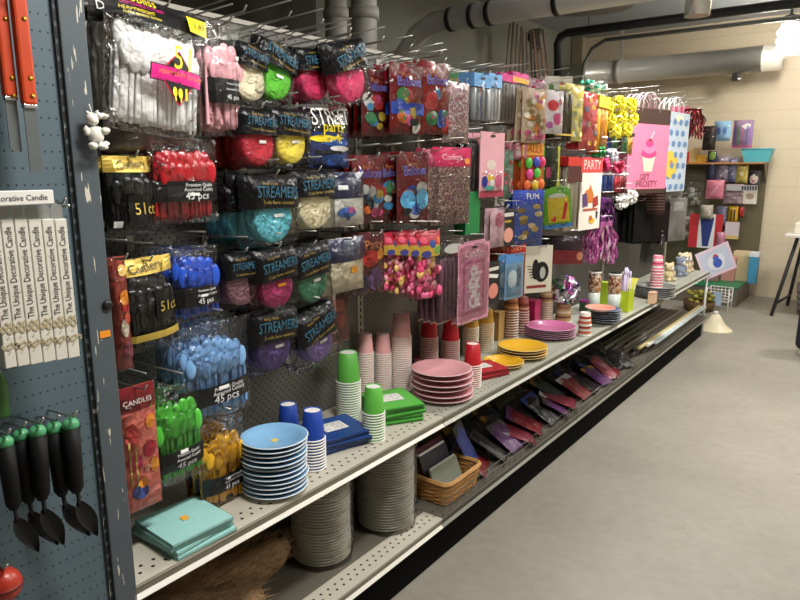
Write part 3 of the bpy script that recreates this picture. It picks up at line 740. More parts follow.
# green capped trowels
GC = mat((84, 164, 112), .35, 0, .12)
for i, (px, py) in enumerate(((4, 442), (20, 435), (37, 431), (53, 428), (70, 424))):
    xf = .455 + .02 * (i % 2 == 0); p = onx(px, py - 6, xf); rt_ = empty('hand_trowel', p, (R.uniform(-.04, .04), 0, R.uniform(-.25, .25)))
    tag(rt_, 'black hand trowel with a green handle cap, ' + ['leftmost in the row', 'second in the row from the left', 'middle one of the row', 'second in the row from the right', 'rightmost in the row'][i], 'hand trowel', 'green capped hand trowels')
    s = mpp(p); mb = MB(); mb.ball((0, 0, -7.0 * s), (7.6 * s, 8.2 * s, 7.4 * s), GC, 14, 8); mb.build('handle_cap', rt_)
    mb = MB(); mb.tube([(0, 0, -11 * s), (0, 0, -50 * s), (0, 0, -74 * s), (0, 0, -80 * s)], 8.4 * s, mat((13, 14, 14), .6, spec=.25), 12, True, [1, .96, .88, .5]); mb.build('handle', rt_)
    mb = MB(); mb.tube([(0, 0, -76 * s), (.004, 0, -82 * s), (.002, 1 * s, -95 * s)], 2.2 * s, mat((60, 62, 64), .3, .8), 8); mb.build('neck', rt_)
    mb = MB(); K = 8; vs = []
    for k in range(K + 1):
        t = k / K; wd = (9.5 * math.sin(min(1, t * 1.9 + .25) * PI / 2) * (1 - max(0, t - .45) ** 1.5 * 2.4)) * s; wd = max(wd, .3 * s)
        z = -(90 + 46 * t) * s; dy = (16 + 5 * (i % 2)) * t * s
        vs += [(.006, -wd + dy, z), (-.002, dy, z), (.006, wd + dy, z)]
    mb.add(vs, [(3 * k + j, 3 * k + j + 1, 3 * k + j + 4, 3 * k + j + 3) for k in range(K) for j in (0, 1)], mat((20, 21, 22), .4, .3), True); mb.build('blade', rt_)
    wire_hook(p.y, p.z - .003, xf + .012, '', x0=.40, where='wire peg hook holding the ' + ['leftmost', 'second', 'middle', 'fourth', 'rightmost'][i] + ' green capped trowel')
p = onx(4, 585, .47); rt_ = empty('red_ball', p); tag(rt_, 'orange-red ball toy low at the left picture edge', 'ball'); s = mpp(p)
mb = MB(); mb.lathe([(16.5 * s * math.sin(PI * k / 12) * (1 + .0), -18 * s * math.cos(PI * k / 12)) for k in range(13)], mat((176, 52, 34), .35, 0, .25, 30), 20); mb.build('body', rt_)
mb = MB(); mb.lathe([(16.8 * s, -.003), (17.1 * s, 0), (16.8 * s, .003)], (120, 30, 24), 20); mb.build('seam', rt_)
wire_hook(p.y, p.z + .024, .48, '', x0=.40, where='wire peg hook above the orange-red ball')
p = onx(-2, 392, .45); s = mpp(p); rt_ = empty('bottle_brush', p); tag(rt_, 'dark green bottle shape cut by the left picture edge above the trowels', 'bottle')
mb = MB(); mb.lathe([(0, -26 * s), (8 * s, -26 * s), (9 * s, -24 * s), (9 * s, 12 * s), (5 * s, 20 * s), (4.5 * s, 26 * s), (0, 26 * s)], mat((52, 96, 40), .3), 16); mb.build('bottle_body', rt_)
MB().lathe([(5.2 * s, 26 * s), (5.2 * s, 32 * s), (0, 32 * s)], (30, 52, 30), 14).build('cap', rt_)
wire_hook(p.y, p.z + 33 * s + .004, .46, '', x0=.40, where='wire peg hook above the green bottle at the left edge')

# ================================================================== goods on the pegboard
GS = 'crepe streamer packs on the pegboard'; GC_ = 'bags of plastic cutlery on the pegboard'; GBL = 'balloon bags on the pegboard'
# ---- top row
PK = mat((226, 40, 140), .4); OR = mat((250, 150, 40), .5); YL = mat((250, 226, 40), .45, 0, .05)
hd = [('header_card', [('r', -.5, .02, .5, -.16, mat((18, 18, 18), .35))], [('lettering', [('t', 'ProBliss', -.26, -.025, .34, YL, 0, 1.0), ('t', 'DISPOSABLE CUTLERY', -.22, -.075, .40, PK), ('t', 'HEAVYWEIGHT', -.28, -.115, .30, YL), ('t', 'forks spoons knives', -.24, -.145, .32, YL)]), ('yellow_sticker', [('r', .24, -.02, .47, -.15, YL), ('t', '3.49', .355, -.085, .14, mat((60, 56, 20)))])]),
      ('printed_badge', [('p', [(.10, -.36), (.42, -.62), (.10, -.92), (-.22, -.62)], mat((200, 30, 60))), ('p', [(.10, -.38), (.39, -.62), (.10, -.89), (-.19, -.62)], mat((18, 14, 14))),
                         ('r', -.34, -.54, .50, -.70, mat((40, 10, 40))), ('r', -.33, -.55, .49, -.69, PK), ('e', .02, -.78, .035, .05, YL), ('r', .01, -.8, .03, -.87, YL), ('e', .10, -.79, .035, .055, YL), ('r', .09, -.8, .11, -.88, YL), ('r', .17, -.73, .20, -.85, YL)],
       [('lettering', [('t', '51', .10, -.46, .26, YL, 0, 1.25), ('t', 'HEAVY DUTY CUTLERY', .08, -.62, .70, OR, 0, 1.2)])])]
def shrink(sh):
    U = lambda u: .13 + (u - .10) * .68
    V = lambda v: -.53 + (v + .62) * .78
    k = sh[0]
    if k == 'p': return ('p', [(U(a), V(b)) for a, b in sh[1]], sh[2])
    if k == 'r': return ('r', U(sh[1]), V(sh[2]), U(sh[3]), V(sh[4]), sh[5])
    if k == 'e': return ('e', U(sh[1]), V(sh[2]), sh[3] * .68, sh[4] * .78, sh[5])
    return ('t', sh[1], U(sh[2]), V(sh[3]), sh[4] * .68) + tuple(sh[5:])
hd[1] = (hd[1][0], [shrink(q) for q in hd[1][1]], [(n_, [shrink(q) for q in l_]) for n_, l_ in hd[1][2]])
H('cutlery_bag', 'large white plastic cutlery bag with a pink 51 badge', 'cutlery bag', GC_, (110, 7, 207, 136), b_cutlery((252, 250, 246), None, hd, T=.035, kinds=11, filmf=.12), 1, roll=-.10, xf=.29)
hd2 = [('header_card', [('r', -.5, .02, .5, -.16, mat((18, 18, 18), .35))], [('lettering', [('t', 'DISPOSABLE', .0, -.07, .85, WHITE)])]), ('label', [('r', .0, -.76, .3, -.86, BLACK)])]
H('cutlery_bag', 'white plastic cutlery bag behind the pink badge bag', 'cutlery bag', GC_, (92, 4, 160, 118), b_cutlery((232, 228, 218), None, hd2, T=.03, kinds=8, filmf=.12), 3, .03, xf=.235)
H('cutlery_bag', 'pale pink 45 piece cutlery bag in the top row', 'cutlery bag', GC_, (203, 24, 241, 136), b_cutlery((232, 176, 184), (-.49, -.71), None, filmf=.16, kinds=4, stick=(.3, -.28)), 2, .035, xf=.25)
ST = (248, 248, 244)
H('streamer_pack', 'cream crepe streamer pack in the top row', 'streamers', GS, (232, 44, 263, 103), b_streamer((236, 226, 196), hv=.42, tilt=-.1, disc=.5), 2, .04, roll=-.12)
H('streamer_pack', 'bright green crepe streamer pack in the top row', 'streamers', GS, (255, 44, 294, 103), b_streamer((94, 190, 50), hv=.43, tilt=-.15, stick=ST), 1, roll=-.22)
H('streamer_pack', 'hot pink crepe streamer pack ending the top row', 'streamers', GS, (318, 40, 358, 104), b_streamer((216, 50, 104), hv=.46, tilt=.2, disc=.46), 1, roll=.25, xf=.26)
H('streamer_pack', 'hot pink crepe streamer pack beside the green one', 'streamers', GS, (290, 48, 325, 102), b_streamer((206, 44, 96), hv=.42, tilt=.1, disc=.46), 2, .04, roll=.08, xf=.21)
# ---- second row
H('streamer_pack', 'dark red crepe streamer pack half behind the pink cutlery', 'streamers', GS, (204, 112, 236, 170), b_streamer((150, 24, 40), hv=.4, stick=ST), 2, .03, xf=.16)
H('streamer_pack', 'red crepe streamer pack in the second row', 'streamers', GS, (233, 108, 271, 167), b_streamer((196, 36, 56), hv=.44, tilt=-.05, disc=.46, stick=ST), 2, .035)
H('streamer_pack', 'yellow crepe streamer pack in the second row', 'streamers', GS, (265, 108, 305, 165), b_streamer((240, 218, 80), hv=.47, tilt=-.08, disc=.46, stick=ST), 1)
NV = mat((24, 30, 70), .35); BLU = mat((40, 96, 190), .4)
st1 = [('header_card', [('r', -.5, 0, .5, -.38, mat((14, 14, 18), .3, 0, .2, 30, .3))], [('lettering', [('t', 'STREET', 0, -.13, .9, WHITE, .05, 1.4), ('t', 'party', 0, -.30, .5, YL)])]),
       ('printed_picture', [('e', -.2, -.50, .28, .06, YL), ('e', .1, -.55, .36, .08, BLU), ('e', .18, -.66, .28, .05, WHITE), ('r', -.4, -.70, .2, -.76, (20, 20, 30)), ('e', .05, -.86, .34, .1, BLU), ('p', [(.1, -.40), (.16, -.46), (.28, -.47), (.17, -.5), (.14, -.58), (.08, -.5), (-.04, -.48), (.06, -.45)], YL)])]
H('streamer_pack', 'navy streamer pack with white lettering and yellow stars', 'streamers', GS, (307, 110, 348, 168), b_pouch((34, 52, 110), st1, .02, .003, film=True), 3, .03, xf=.23)
# ---- third row
H('streamer_pack', 'sky blue crepe streamer pack under the cutlery rows', 'streamers', GS, (240, 174, 293, 244), b_streamer((104, 196, 212), hv=.46, disc=.44, tilt=-.04, stick=ST), 2, .04, xf=.26)
H('streamer_pack', 'second sky blue streamer pack left of the first', 'streamers', GS, (218, 184, 252, 240), b_streamer((92, 182, 200), hv=.46, disc=.44), 2, .03, xf=.2)
H('streamer_pack', 'cream crepe streamer pack in the third row', 'streamers', GS, (288, 170, 330, 230), b_streamer((232, 220, 184), hv=.42, disc=.48, tilt=.06), 2, .035)
st2 = [('header_card', [('r', -.5, 0, .5, -.48, mat((26, 30, 66), .28, 0, .3, 30, .3))], [('price_sticker', [('r', -.25, -.24, -.02, -.32, STICK)])]), ('printed_picture', [('e', -.05, -.74, .22, .10, (70, 120, 200)), ('e', .05, -.70, .1, .06, (190, 90, 150)), ('r', -.03, -.8, .03, -.9, (80, 90, 170))])]
H('streamer_pack', 'navy and white streamer pack with a small blue picture', 'streamers', GS, (322, 172, 363, 226), b_pouch((226, 226, 216), st2, .022, .003), 1)
# ---- fourth row
H('streamer_pack', 'mauve crepe streamer pack in the fourth row', 'streamers', GS, (218, 250, 254, 306), b_streamer((150, 108, 122), hv=.46, disc=.46), 2, .04)
H('streamer_pack', 'magenta crepe streamer pack with an orange sticker', 'streamers', GS, (247, 246, 291, 309), b_streamer((172, 44, 104), hv=.5, disc=.46, stick=(250, 160, 40), tilt=.08), 2, .035, xf=.26, roll=.06)
H('streamer_pack', 'dark green crepe streamer pack in the fourth row', 'streamers', GS, (284, 243, 324, 304), b_streamer((62, 124, 92), hv=.5, disc=.48, tilt=.1, stick=ST), 2, .035, roll=.1)
st3 = [('header_card', [('r', -.5, 0, .5, -.42, mat((26, 30, 66), .28, 0, .3, 30, .3))]), ('orange_sticker', [('r', .05, -.52, .22, -.64, (250, 170, 40))])]
H('streamer_pack', 'cream streamer pack with navy header and orange sticker', 'streamers', GS, (321, 238, 363, 292), b_pouch((214, 204, 176), st3, .024, .004), 2, .04)
# ---- fifth row
H('streamer_pack', 'deep purple crepe streamer pack in the fifth row', 'streamers', GS, (243, 306, 293, 370), b_streamer((88, 70, 130), hv=.5, disc=.44, stick=ST, tilt=-.05), 2, .04)
H('streamer_pack', 'lilac crepe streamer pack in the fifth row', 'streamers', GS, (286, 308, 329, 365), b_streamer((128, 108, 166), hv=.52, disc=.46, stick=ST, tilt=.2), 2, .04, roll=.22)
toy = [('printed_picture', [('e', R.uniform(-.4, .4), R.uniform(-.95, -.05), .12, .07, c) for c in ((220, 60, 70), (240, 200, 60), (40, 60, 150), (240, 230, 220), (230, 110, 140), (60, 150, 90), (220, 60, 60), (40, 40, 60), (244, 180, 60), (230, 90, 60), (240, 240, 230), (60, 80, 170))])]
H('toy_bag', 'small bag of bright mixed party toys', 'toy bag', None, (314, 286, 336, 336), b_pouch((186, 120, 110), toy, .012), 1, xf=.2)
H('toy_bag', 'narrow dark red party toy card', 'toy card', None, (331, 290, 348, 341), b_card((96, 44, 40), [('printed_picture', [('e', 0, -.3, .3, .12, (180, 90, 60)), ('e', 0, -.6, .3, .15, (140, 60, 50))])], film=True), 1, xf=.12)
# ---- cutlery columns
H('cutlery_bag', 'red 45 piece cutlery bag', 'cutlery bag', GC_, (149, 138, 217, 223), b_cutlery((184, 24, 38), (-.50, -.74), None, filmf=.12), 3, .035, xf=.26)
H('cutlery_bag', 'royal blue 45 piece cutlery bag', 'cutlery bag', GC_, (170, 246, 219, 320), b_cutlery((36, 84, 200), (-.53, -.80), None, kinds=5), 3, .035, xf=.26)
H('cutlery_bag', 'light blue 45 piece cutlery bag', 'cutlery bag', GC_, (173, 322, 249, 420), b_cutlery((128, 178, 232), (-.62, -.82), None, filmf=.12), 3, .035, xf=.26)
H('cutlery_bag', 'green 45 piece cutlery bag', 'cutlery bag', GC_, (144, 384, 203, 484), b_cutlery((82, 196, 62), (-.64, -.84), None), 3, .03, xf=.27)
H('cutlery_bag', 'yellow 45 piece cutlery bag low above the shelf', 'cutlery bag', GC_, (198, 418, 244, 506), b_cutlery((236, 178, 40), (-.60, -.80), None, kinds=5), 3, .035, xf=.25)
# ---- black cutlery with gold headers
GD = mat((206, 176, 80), .35, .3, .1)
def blk(t): return [('header_card', [('r', -.5, 0, .5, -.20, GD)], [('lettering', [('t', 'Cutlery', .0, -.10, .60, mat((40, 34, 18)), .05, 1.1)])]), ('label', [('r', -.16, -.48, .46, -.86, mat((14, 14, 14), .3))], [('lettering', [('t', t, .18, -.66, .50, GD, 0, 1.1)]), ('price_sticker', [('r', -.42, -.80, -.28, -.88, STICK)])])]
H('cutlery_bag', 'black cutlery bag with gold header, upper one', 'cutlery bag', GC_, (104, 156, 152, 236), b_cutlery((22, 22, 24), None, blk('51ct'), T=.024, kinds=5), 2, .03, xf=.25)
def blk2(): return [('header_card', [('r', -.5, 0, .5, -.16, GD)], [('lettering', [('t', 'Cutlery', .0, -.08, .60, mat((40, 34, 18)), .05)])]), ('gold_band', [('r', -.5, -.78, .5, -.86, GD)]), ('label', [('r', .04, -.34, .48, -.68, mat((14, 14, 14), .3))], [('lettering', [('t', '51ct', .26, -.52, .34, GD, 0, 1.2)])])]
H('cutlery_bag', 'black cutlery bag with gold header, lower one', 'cutlery bag', GC_, (114, 258, 172, 352), b_cutlery((24, 24, 26), None, blk2(), T=.024, kinds=6), 2, .03, xf=.26, roll=.06)
H('clear_bag_pack', 'empty looking clear bag pack above the gold header', 'bag', None, (104, 118, 150, 153), b_pouch((120, 108, 100), [('label', [('r', -.46, -.02, -.2, -.3, BLACK)])], .02, .008, film=True), 2, .03, xf=.24)
# ---- candle bag and sliver by the post
bal = [('header_card', [('r', -.5, .0, .5, -.19, mat((122, 22, 30), .4))], [('lettering', [('t', 'CANDLES', 0, -.12, .75, WHITE)])]),
       ('printed_picture', [('e', -.22, -.38, .18, .10, (236, 90, 90)), ('e', .28, -.30, .14, .06, (246, 160, 50)), ('e', .22, -.52, .18, .07, (196, 26, 60)), ('e', -.2, -.6, .2, .07, (220, 70, 110)), ('e', .32, -.66, .13, .06, (250, 170, 50)), ('e', .1, -.66, .08, .03, (240, 180, 160)), ('e', -.12, -.84, .22, .06, (70, 90, 170)), ('e', -.05, -.77, .12, .04, (250, 160, 40)), ('r', -.34, -.42, -.30, -.78, (250, 226, 120)), ('r', -.2, -.44, -.16, -.78, (250, 226, 120))])]
H('party_candle_pack', 'red and orange balloon printed candle pack beside the post', 'candle pack', None, (120, 384, 158, 510), b_pouch((244, 130, 116), bal, .008, .003), 1, xf=.29)
H('party_candle_pack', 'narrow colourful party pack just right of the post', 'party pack', None, (110, 256, 129, 371), b_pouch((150, 60, 50), [('printed_picture', [('e', .2, -.12, .25, .05, (230, 190, 110)), ('e', .2, -.36, .26, .07, (250, 150, 40)), ('e', .1, -.62, .24, .08, (230, 220, 200)), ('e', .3, -.54, .2, .05, (236, 90, 60)), ('e', .2, -.82, .3, .08, (150, 70, 90)), ('r', .0, -.42, .4, -.48, (200, 40, 40))])], .01), 1, xf=.30)

# ---- balloons
def balloon(seed, text='Balloons', bg=(150, 26, 30)):
    r = random.Random(seed); pal = [(214, 40, 40), (30, 80, 190), (240, 120, 40), (230, 200, 60), (60, 150, 80), (60, 150, 210), (220, 70, 130), (16, 20, 40), (236, 236, 226)]
    sh = []
    for k in range(13): c = pal[r.randrange(len(pal))]; sh.append(('e', r.uniform(-.32, .32), r.uniform(-.9, -.4), r.uniform(.10, .2), r.uniform(.05, .11), tuple(int(v * .75) for v in c)))
    return [('printed_picture', sh), ('banner', [('t', 'Party', -.1, -.17, .3, (170, 90, 40), .05), ('t', text, 0, -.26, .70, (96, 100, 190), .03, 1.3)])]
H('balloon_bag', 'dark red balloon bag, upper row left', 'balloons', GBL, (361, 70, 389, 136), b_pouch((92, 10, 15), balloon(1), .008, .006), 3, .03, xf=.20)
H('balloon_bag', 'red and blue balloon bag, upper row middle', 'balloons', GBL, (390, 64, 423, 134), b_pouch((112, 12, 16), balloon(4, bg=0) + [('blue_band', [('r', -.5, -.55, .5, -.72, (30, 60, 160))])], .012, .008), 3, .03, xf=.24)
H('balloon_bag', 'red and orange balloon bag, upper row right', 'balloons', GBL, (420, 62, 449, 134), b_pouch((128, 20, 16), balloon(9), .012, .008), 3, .03, xf=.25)
H('balloon_bag', 'red balloon bag with lilac lettering, lower row left', 'balloons', GBL, (352, 156, 383, 223), b_pouch((104, 14, 20), balloon(12), .01, .006), 3, .03, xf=.22)
H('balloon_bag', 'red balloon bag in the middle of the lower row', 'balloons', GBL, (377, 155, 402, 223), b_pouch((80, 10, 16), balloon(15), .008, .006), 3, .025, xf=.21)
H('balloon_bag', 'red balloon bag with two sky blue balloons', 'balloons', GBL, (397, 152, 428, 223), b_pouch((104, 14, 20), balloon(18) + [('blue_balloons', [('e', -.22, -.66, .22, .13, (90, 170, 214)), ('e', .24, -.66, .22, .15, (96, 180, 220))])], .01, .006), 3, .03, xf=.24)
H('balloon_bag', 'dark maroon balloon bag with violet balloons', 'balloons', GBL, (357, 232, 384, 293), b_pouch((84, 28, 34), [('printed_picture', [('e', -.1, -.42, .3, .14, (170, 40, 34)), ('e', .25, -.36, .12, .1, (226, 150, 50)), ('e', .1, -.76, .3, .2, (96, 62, 100)), ('e', -.3, -.8, .2, .14, (60, 40, 70))]), ('lettering', [('t', 'Party', 0, -.2, .6, (180, 110, 60))])], .01, .006), 3, .03, xf=.22)
# ---- glitter
GL1 = speckle_mat([(220, 214, 210), (150, 110, 120), (190, 120, 140), (236, 236, 236), (110, 100, 96), (206, 170, 150), (170, 90, 110)], 230, .25, .35)
GL2 = speckle_mat([(150, 130, 110), (120, 70, 80), (190, 150, 150), (90, 80, 70), (210, 190, 170), (140, 100, 120)], 260, .25, .4)
PKH = mat((206, 36, 92), .35)
H('confetti_bag', 'silvery pink confetti bag in the top row', 'confetti', 'confetti bags on the pegboard', (443, 82, 469, 143), b_pouch((200, 180, 180), [], .016, .006, m=GL1), 2, .03, xf=.25)
H('confetti_bag', 'glittering confetti bag with a wide pink header', 'confetti', 'confetti bags on the pegboard', (432, 148, 470, 224), b_pouch((200, 180, 180), [('header_card', [('r', -.5, .01, .5, -.24, PKH)], [('lettering', [('t', 'Confetti', -.05, -.12, .5, (240, 190, 200))]), ('corner_mark', [('e', .36, -.17, .08, .04, (240, 150, 60))])])], .016, .006, m=GL2), 1, xf=.26)
H('confetti_bag', 'narrow confetti bag with pink header beside the wide one', 'confetti', 'confetti bags on the pegboard', (420, 150, 439, 224), b_pouch((180, 160, 160), [('header_card', [('r', -.5, .01, .5, -.22, mat((150, 24, 66), .35))])], .016, .006, m=GL2), 2, .02, xf=.23)
H('gift_topper_card', 'green and orange header card above the confetti', 'party card', None, (446, 72, 481, 118), b_card((40, 120, 70), [('printed_picture', [('r', -.5, -.02, .12, -.42, (60, 140, 70)), ('r', .12, -.02, .5, -.5, (240, 120, 50)), ('r', .1, -.5, .5, -.98, (70, 70, 150)), ('r', -.5, -.42, .1, -.98, (200, 196, 190))]), ('lettering', [('t', 'GIFT', -.18, -.22, .5, (240, 160, 40))])], film=True), 2, .03, xf=.18)
# ---- flower bags
FL = [(240, 110, 160), (250, 150, 180), (244, 90, 140), (252, 180, 190), (230, 70, 120), (250, 200, 120)]
def lei(seed): return [('printed_header', [('r', -.5, 0, .5, -.20, (176, 30, 50)), ('r', -.5, -.20, .5, -.36, (186, 150, 50)), ('e', -.25, -.32, .14, .05, (60, 60, 130)), ('e', .2, -.28, .2, .06, (100, 150, 60)), ('e', -.02, -.18, .12, .06, (30, 70, 140)), ('e', .3, -.14, .12, .05, (230, 110, 60)), ('e', -.3, -.12, .12, .05, (220, 80, 110))])]
for nm, bx, xf, sd in (('leftmost', (381, 232, 400, 291), .2, 1), ('second', (394, 231, 414, 293), .22, 2), ('third', (405, 231, 424, 296), .235, 3), ('rightmost', (415, 231, 439, 298), .25, 4)):
    H('flower_garland_bag', 'pink flower garland bag with red and yellow header, ' + nm, 'garland bag', 'pink flower garland bags', bx, b_lumpy(FL, None, .32, 52 + sd, lei(sd), .04), 2, .025, xf=xf)
# ---- sticks with green sleeves
H('stick_bundle', 'black sticks with a long green sleeve', 'sticks', None, (463, 138, 477, 234), b_rods((28, 30, 34), 4, None, .02, tip=mat((20, 130, 66), .4)), 2, .03, xf=.24)
# ---- plum candles, pink ornate card
H('taper_candle_pack', 'plum coloured taper candles in a clear pack', 'candles', 'taper candle packs', (438, 240, 462, 320), b_rods((104, 66, 86), 6, None, .2, groups=[('printed_top', [('e', 0, -.1, .4, .06, (190, 190, 184))])]), 4, .03, xf=.25)
PI_ = mat((222, 150, 176), .4)
orn = [('inner_panel', [('r', -.34, -.22, .34, -.90, mat((196, 110, 146), .4)), ('r', -.28, -.26, .28, -.86, mat((216, 150, 176), .4))]), ('printed_picture', [('e', .1 * math.sin(k * 1.3), -.32 - .07 * k, .12 + .05 * (k % 2), .028, mat((240, 214, 224), .4)) for k in range(8)] + [('t', '&', .0, -.45, .4, (246, 230, 236)), ('t', '&', .02, -.68, .4, (246, 230, 236))]), ('lettering', [('t', 'Candles', 0, -.13, .6, (250, 236, 240))]), ('hang_hole', [('e', 0, -.05, .09, .016, (40, 30, 30))])]
H('ornate_candle_card', 'pink card with an ornate white pattern', 'candle card', 'pink ornate cards', (458, 243, 489, 320), b_card((222, 150, 176), orn, film=True), 2, .025, xf=.27)
# ---- top row right
for k, (bx, c1, c2, nm) in enumerate((((471, 74, 488, 121), (110, 170, 226), (150, 156, 160), 'blue topped clear pack, left one of two'), ((486, 74, 499, 121), (120, 180, 234), (206, 208, 210), 'blue topped clear pack, right one of two'))):
    H('birthday_candle_pack', nm, 'candle pack', 'blue topped packs', bx, b_rods(c2, 4, mat(c1, .4), .28, groups=[('hang_hole', [('e', 0, -.1, .14, .03, (40, 40, 60))])]), 3, .03, xf=.22)
H('birthday_candle_pack', 'grey candle pack with a magenta header', 'candle pack', None, (497, 74, 514, 124), b_rods((120, 112, 106), 5, mat((220, 60, 140), .4), .16), 3, .03, xf=.2)
H('birthday_candle_pack', 'grey candle pack with a magenta and orange header', 'candle pack', None, (509, 73, 525, 124), b_rods((112, 102, 96), 5, mat((226, 70, 150), .4), .18, groups=[('header_stripe', [('r', -.5, -.1, .5, -.2, (244, 180, 60))])]), 3, .03, xf=.2)
flr = lambda cols, n, s: [('printed_picture', [('e', random.Random(s + k).uniform(-.38, .38), random.Random(s + 50 + k).uniform(-.94, -.08), .11, .05, cols[k % len(cols)]) for k in range(n)])]
H('floral_candle_pack', 'cream pack with a fine floral pattern', 'candle pack', None, (522, 88, 546, 143), b_pouch((214, 190, 160), flr([(190, 120, 60), (236, 220, 200), (200, 90, 130), (150, 130, 80), (230, 170, 90)], 34, 5) + [('lettering', [('t', 'Candles', 0, -.9, .7, (206, 60, 120))])], .012), 3, .03, xf=.26)
H('floral_candle_pack', 'white pack with red and pink flowers', 'candle pack', None, (544, 90, 563, 134), b_pouch((242, 232, 232), [('printed_picture', [('e', -.1, -.35, .28, .13, (226, 60, 70)), ('e', .15, -.65, .22, .14, (230, 90, 150)), ('e', -.25, -.8, .16, .08, (200, 110, 180)), ('e', .3, -.25, .12, .08, (180, 60, 80))])], .008), 1, xf=.26)
H('pink_party_pack', 'pink and white picture pack in the very top row', 'party pack', None, (528, 78, 545, 100), b_pouch((240, 190, 206), flr([(220, 60, 120), (250, 250, 250), (200, 40, 60)], 10, 3), .006), 2, .03, xf=.18)
H('olive_candle_pack', 'dark olive and gold candles in a clear pack', 'candle pack', 'taper candle packs', (552, 90, 571, 142), b_rods((70, 58, 22), 4, None, .05, groups=[('gold_band', [('r', -.5, -.84, .5, -.88, (214, 180, 70))])]), 3, .03, xf=.24)
H('picture_candle_pack', 'pale yellow pack with green leaf pictures', 'candle pack', None, (565, 84, 583, 141), b_pouch((240, 226, 130), flr([(206, 210, 190), (250, 240, 160), (150, 160, 120), (240, 220, 90)], 16, 9), .008), 2, .03, xf=.24)
H('picture_candle_pack', 'red and pink picture pack in the top row', 'candle pack', None, (580, 92, 598, 150), b_pouch((226, 96, 96), flr([(230, 180, 90), (120, 150, 170), (240, 120, 150), (240, 200, 170), (180, 60, 80)], 16, 12), .008), 3, .03, xf=.25)
H('orange_tube_pack', 'tall orange and yellow tube pack', 'candle pack', None, (594, 96, 605, 154), b_rods((240, 160, 40), 3, mat((250, 210, 60), .4), .2), 2, .03, xf=.25)
H('pale_card', 'white card with a teal crumpled top', 'party pack', None, (584, 80, 607, 98), b_lumpy([(60, 190, 150), (90, 210, 170), (230, 244, 240), (240, 250, 246)], None, .05, 26), 2, .03, xf=.2)
H('white_card', 'white and green picture card behind the olive candles', 'party pack', None, (546, 76, 572, 100), b_card((244, 240, 226), [('printed_picture', [('e', -.3, -.5, .1, .2, (90, 150, 70)), ('e', .1, -.4, .1, .16, (220, 80, 60)), ('e', .35, -.6, .1, .16, (230, 190, 60))])]), 2, .03, xf=.16)
# ---- second row right
H('candle_card', 'pale pink card with coloured candle shapes', 'candle card', 'pale pink candle cards', (480, 132, 504, 197), b_card((240, 178, 188), [('printed_picture', [('r', -.5, -.9, .5, -1, (176, 60, 84)), ('e', -.05, -.5, .2, .08, (236, 214, 206)), ('e', -.3, -.76, .12, .09, (40, 60, 170)), ('e', -.05, -.7, .14, .06, (236, 200, 60)), ('e', .25, -.75, .14, .1, (232, 90, 150)), ('e', -.1, -.86, .2, .04, (90, 190, 170)), ('e', .02, -.78, .1, .05, (250, 250, 250))]), ('hang_hole', [('e', 0, -.06, .1, .02, (50, 40, 40))])], blister=(-.42, -.6, .42, -.92, .02)), 3, .03, xf=.27)
H('black_letter_card', 'small black and white lettered card', 'party card', None, (495, 178, 504, 206), b_card((226, 224, 220), [('lettering', [('t', 'PARTY', 0, -.5, 2.2, (30, 30, 30), PI / 2)])]), 1, xf=.2)
H('toy_card', 'green and pink small toy card', 'party card', None, (502, 150, 513, 198), b_pouch((120, 150, 130), flr([(230, 110, 140), (240, 200, 190), (200, 60, 60), (90, 160, 130)], 12, 21), .008), 2, .02, xf=.22)
H('pink_pack', 'small pink pack above the ball card', 'party pack', None, (512, 140, 527, 160), b_pouch((232, 150, 160), [('label', [('r', -.3, -.5, .3, -.8, (240, 210, 210))])], .01), 2, .03, xf=.22)
bl = []
for k, (u, v, c) in enumerate(((-.25, -.42, (90, 200, 70)), (.1, -.40, (70, 80, 200)), (.36, -.40, (230, 60, 110)), (-.2, -.64, (240, 80, 160)), (.14, -.62, (90, 210, 80)), (-.3, -.86, (244, 110, 60)), (.05, -.86, (230, 200, 60)), (.34, -.84, (250, 120, 50)))): bl.append((u, v, c))
def ballcard(root, w, h):
    b_card((190, 90, 40), [('header_card', [('r', -.5, 0, .5, -.26, (226, 160, 60))], [('lettering', [('t', 'BALLS', 0, -.14, .8, (200, 50, 40))])])])(root, w, h)
    for u, v, c in bl:
        mb = MB(); mb.ball((.012, u * w, v * h), (.012, .14 * w, .11 * h), mat(c, .3), 12, 8); mb.build('party_ball', root)
H('ball_card', 'orange card holding eight bright coloured balls', 'party card', 'bright ball cards', (521, 142, 543, 192), ballcard, 2, .035, xf=.25)
H('green_frame_pack', 'dark pack with a bright green frame', 'party pack', 'green framed packs', (541, 146, 559, 188), b_pouch((26, 40, 20), [('frame', [('r', -.5, 0, -.36, -1, (110, 190, 50)), ('r', .36, 0, .5, -1, (190, 190, 40)), ('r', -.3, -.5, -.05, -.75, (200, 60, 110))])], .008), 2, .03, xf=.24)
H('green_toy_pack', 'green and yellow pack with red candle shapes', 'party pack', 'green toy packs', (541, 188, 569, 228), b_pouch((110, 180, 50), [('printed_picture', [('r', -.36, -.22, .4, -.85, (214, 190, 40)), ('e', 0, -.2, .3, .07, (200, 200, 190)), ('p', [(-.28, -.8), (-.1, -.32), (.02, -.36), (-.12, -.84)], (210, 40, 40)), ('p', [(.1, -.78), (.25, -.36), (.36, -.4), (.24, -.8)], (200, 50, 40)), ('r', -.5, -.9, .5, -1, (70, 130, 190))])], .008), 2, .03, xf=.27, roll=.12)
H('red_top_pack', 'pack of pale candles under a red header', 'candle pack', 'red headed candle packs', (563, 157, 584, 230), b_rods((206, 196, 170), 5, mat((216, 50, 44), .4), .12, groups=[('dark_middle', [('r', -.5, -.12, .5, -.34, (80, 30, 30))])]), 3, .03, xf=.24)
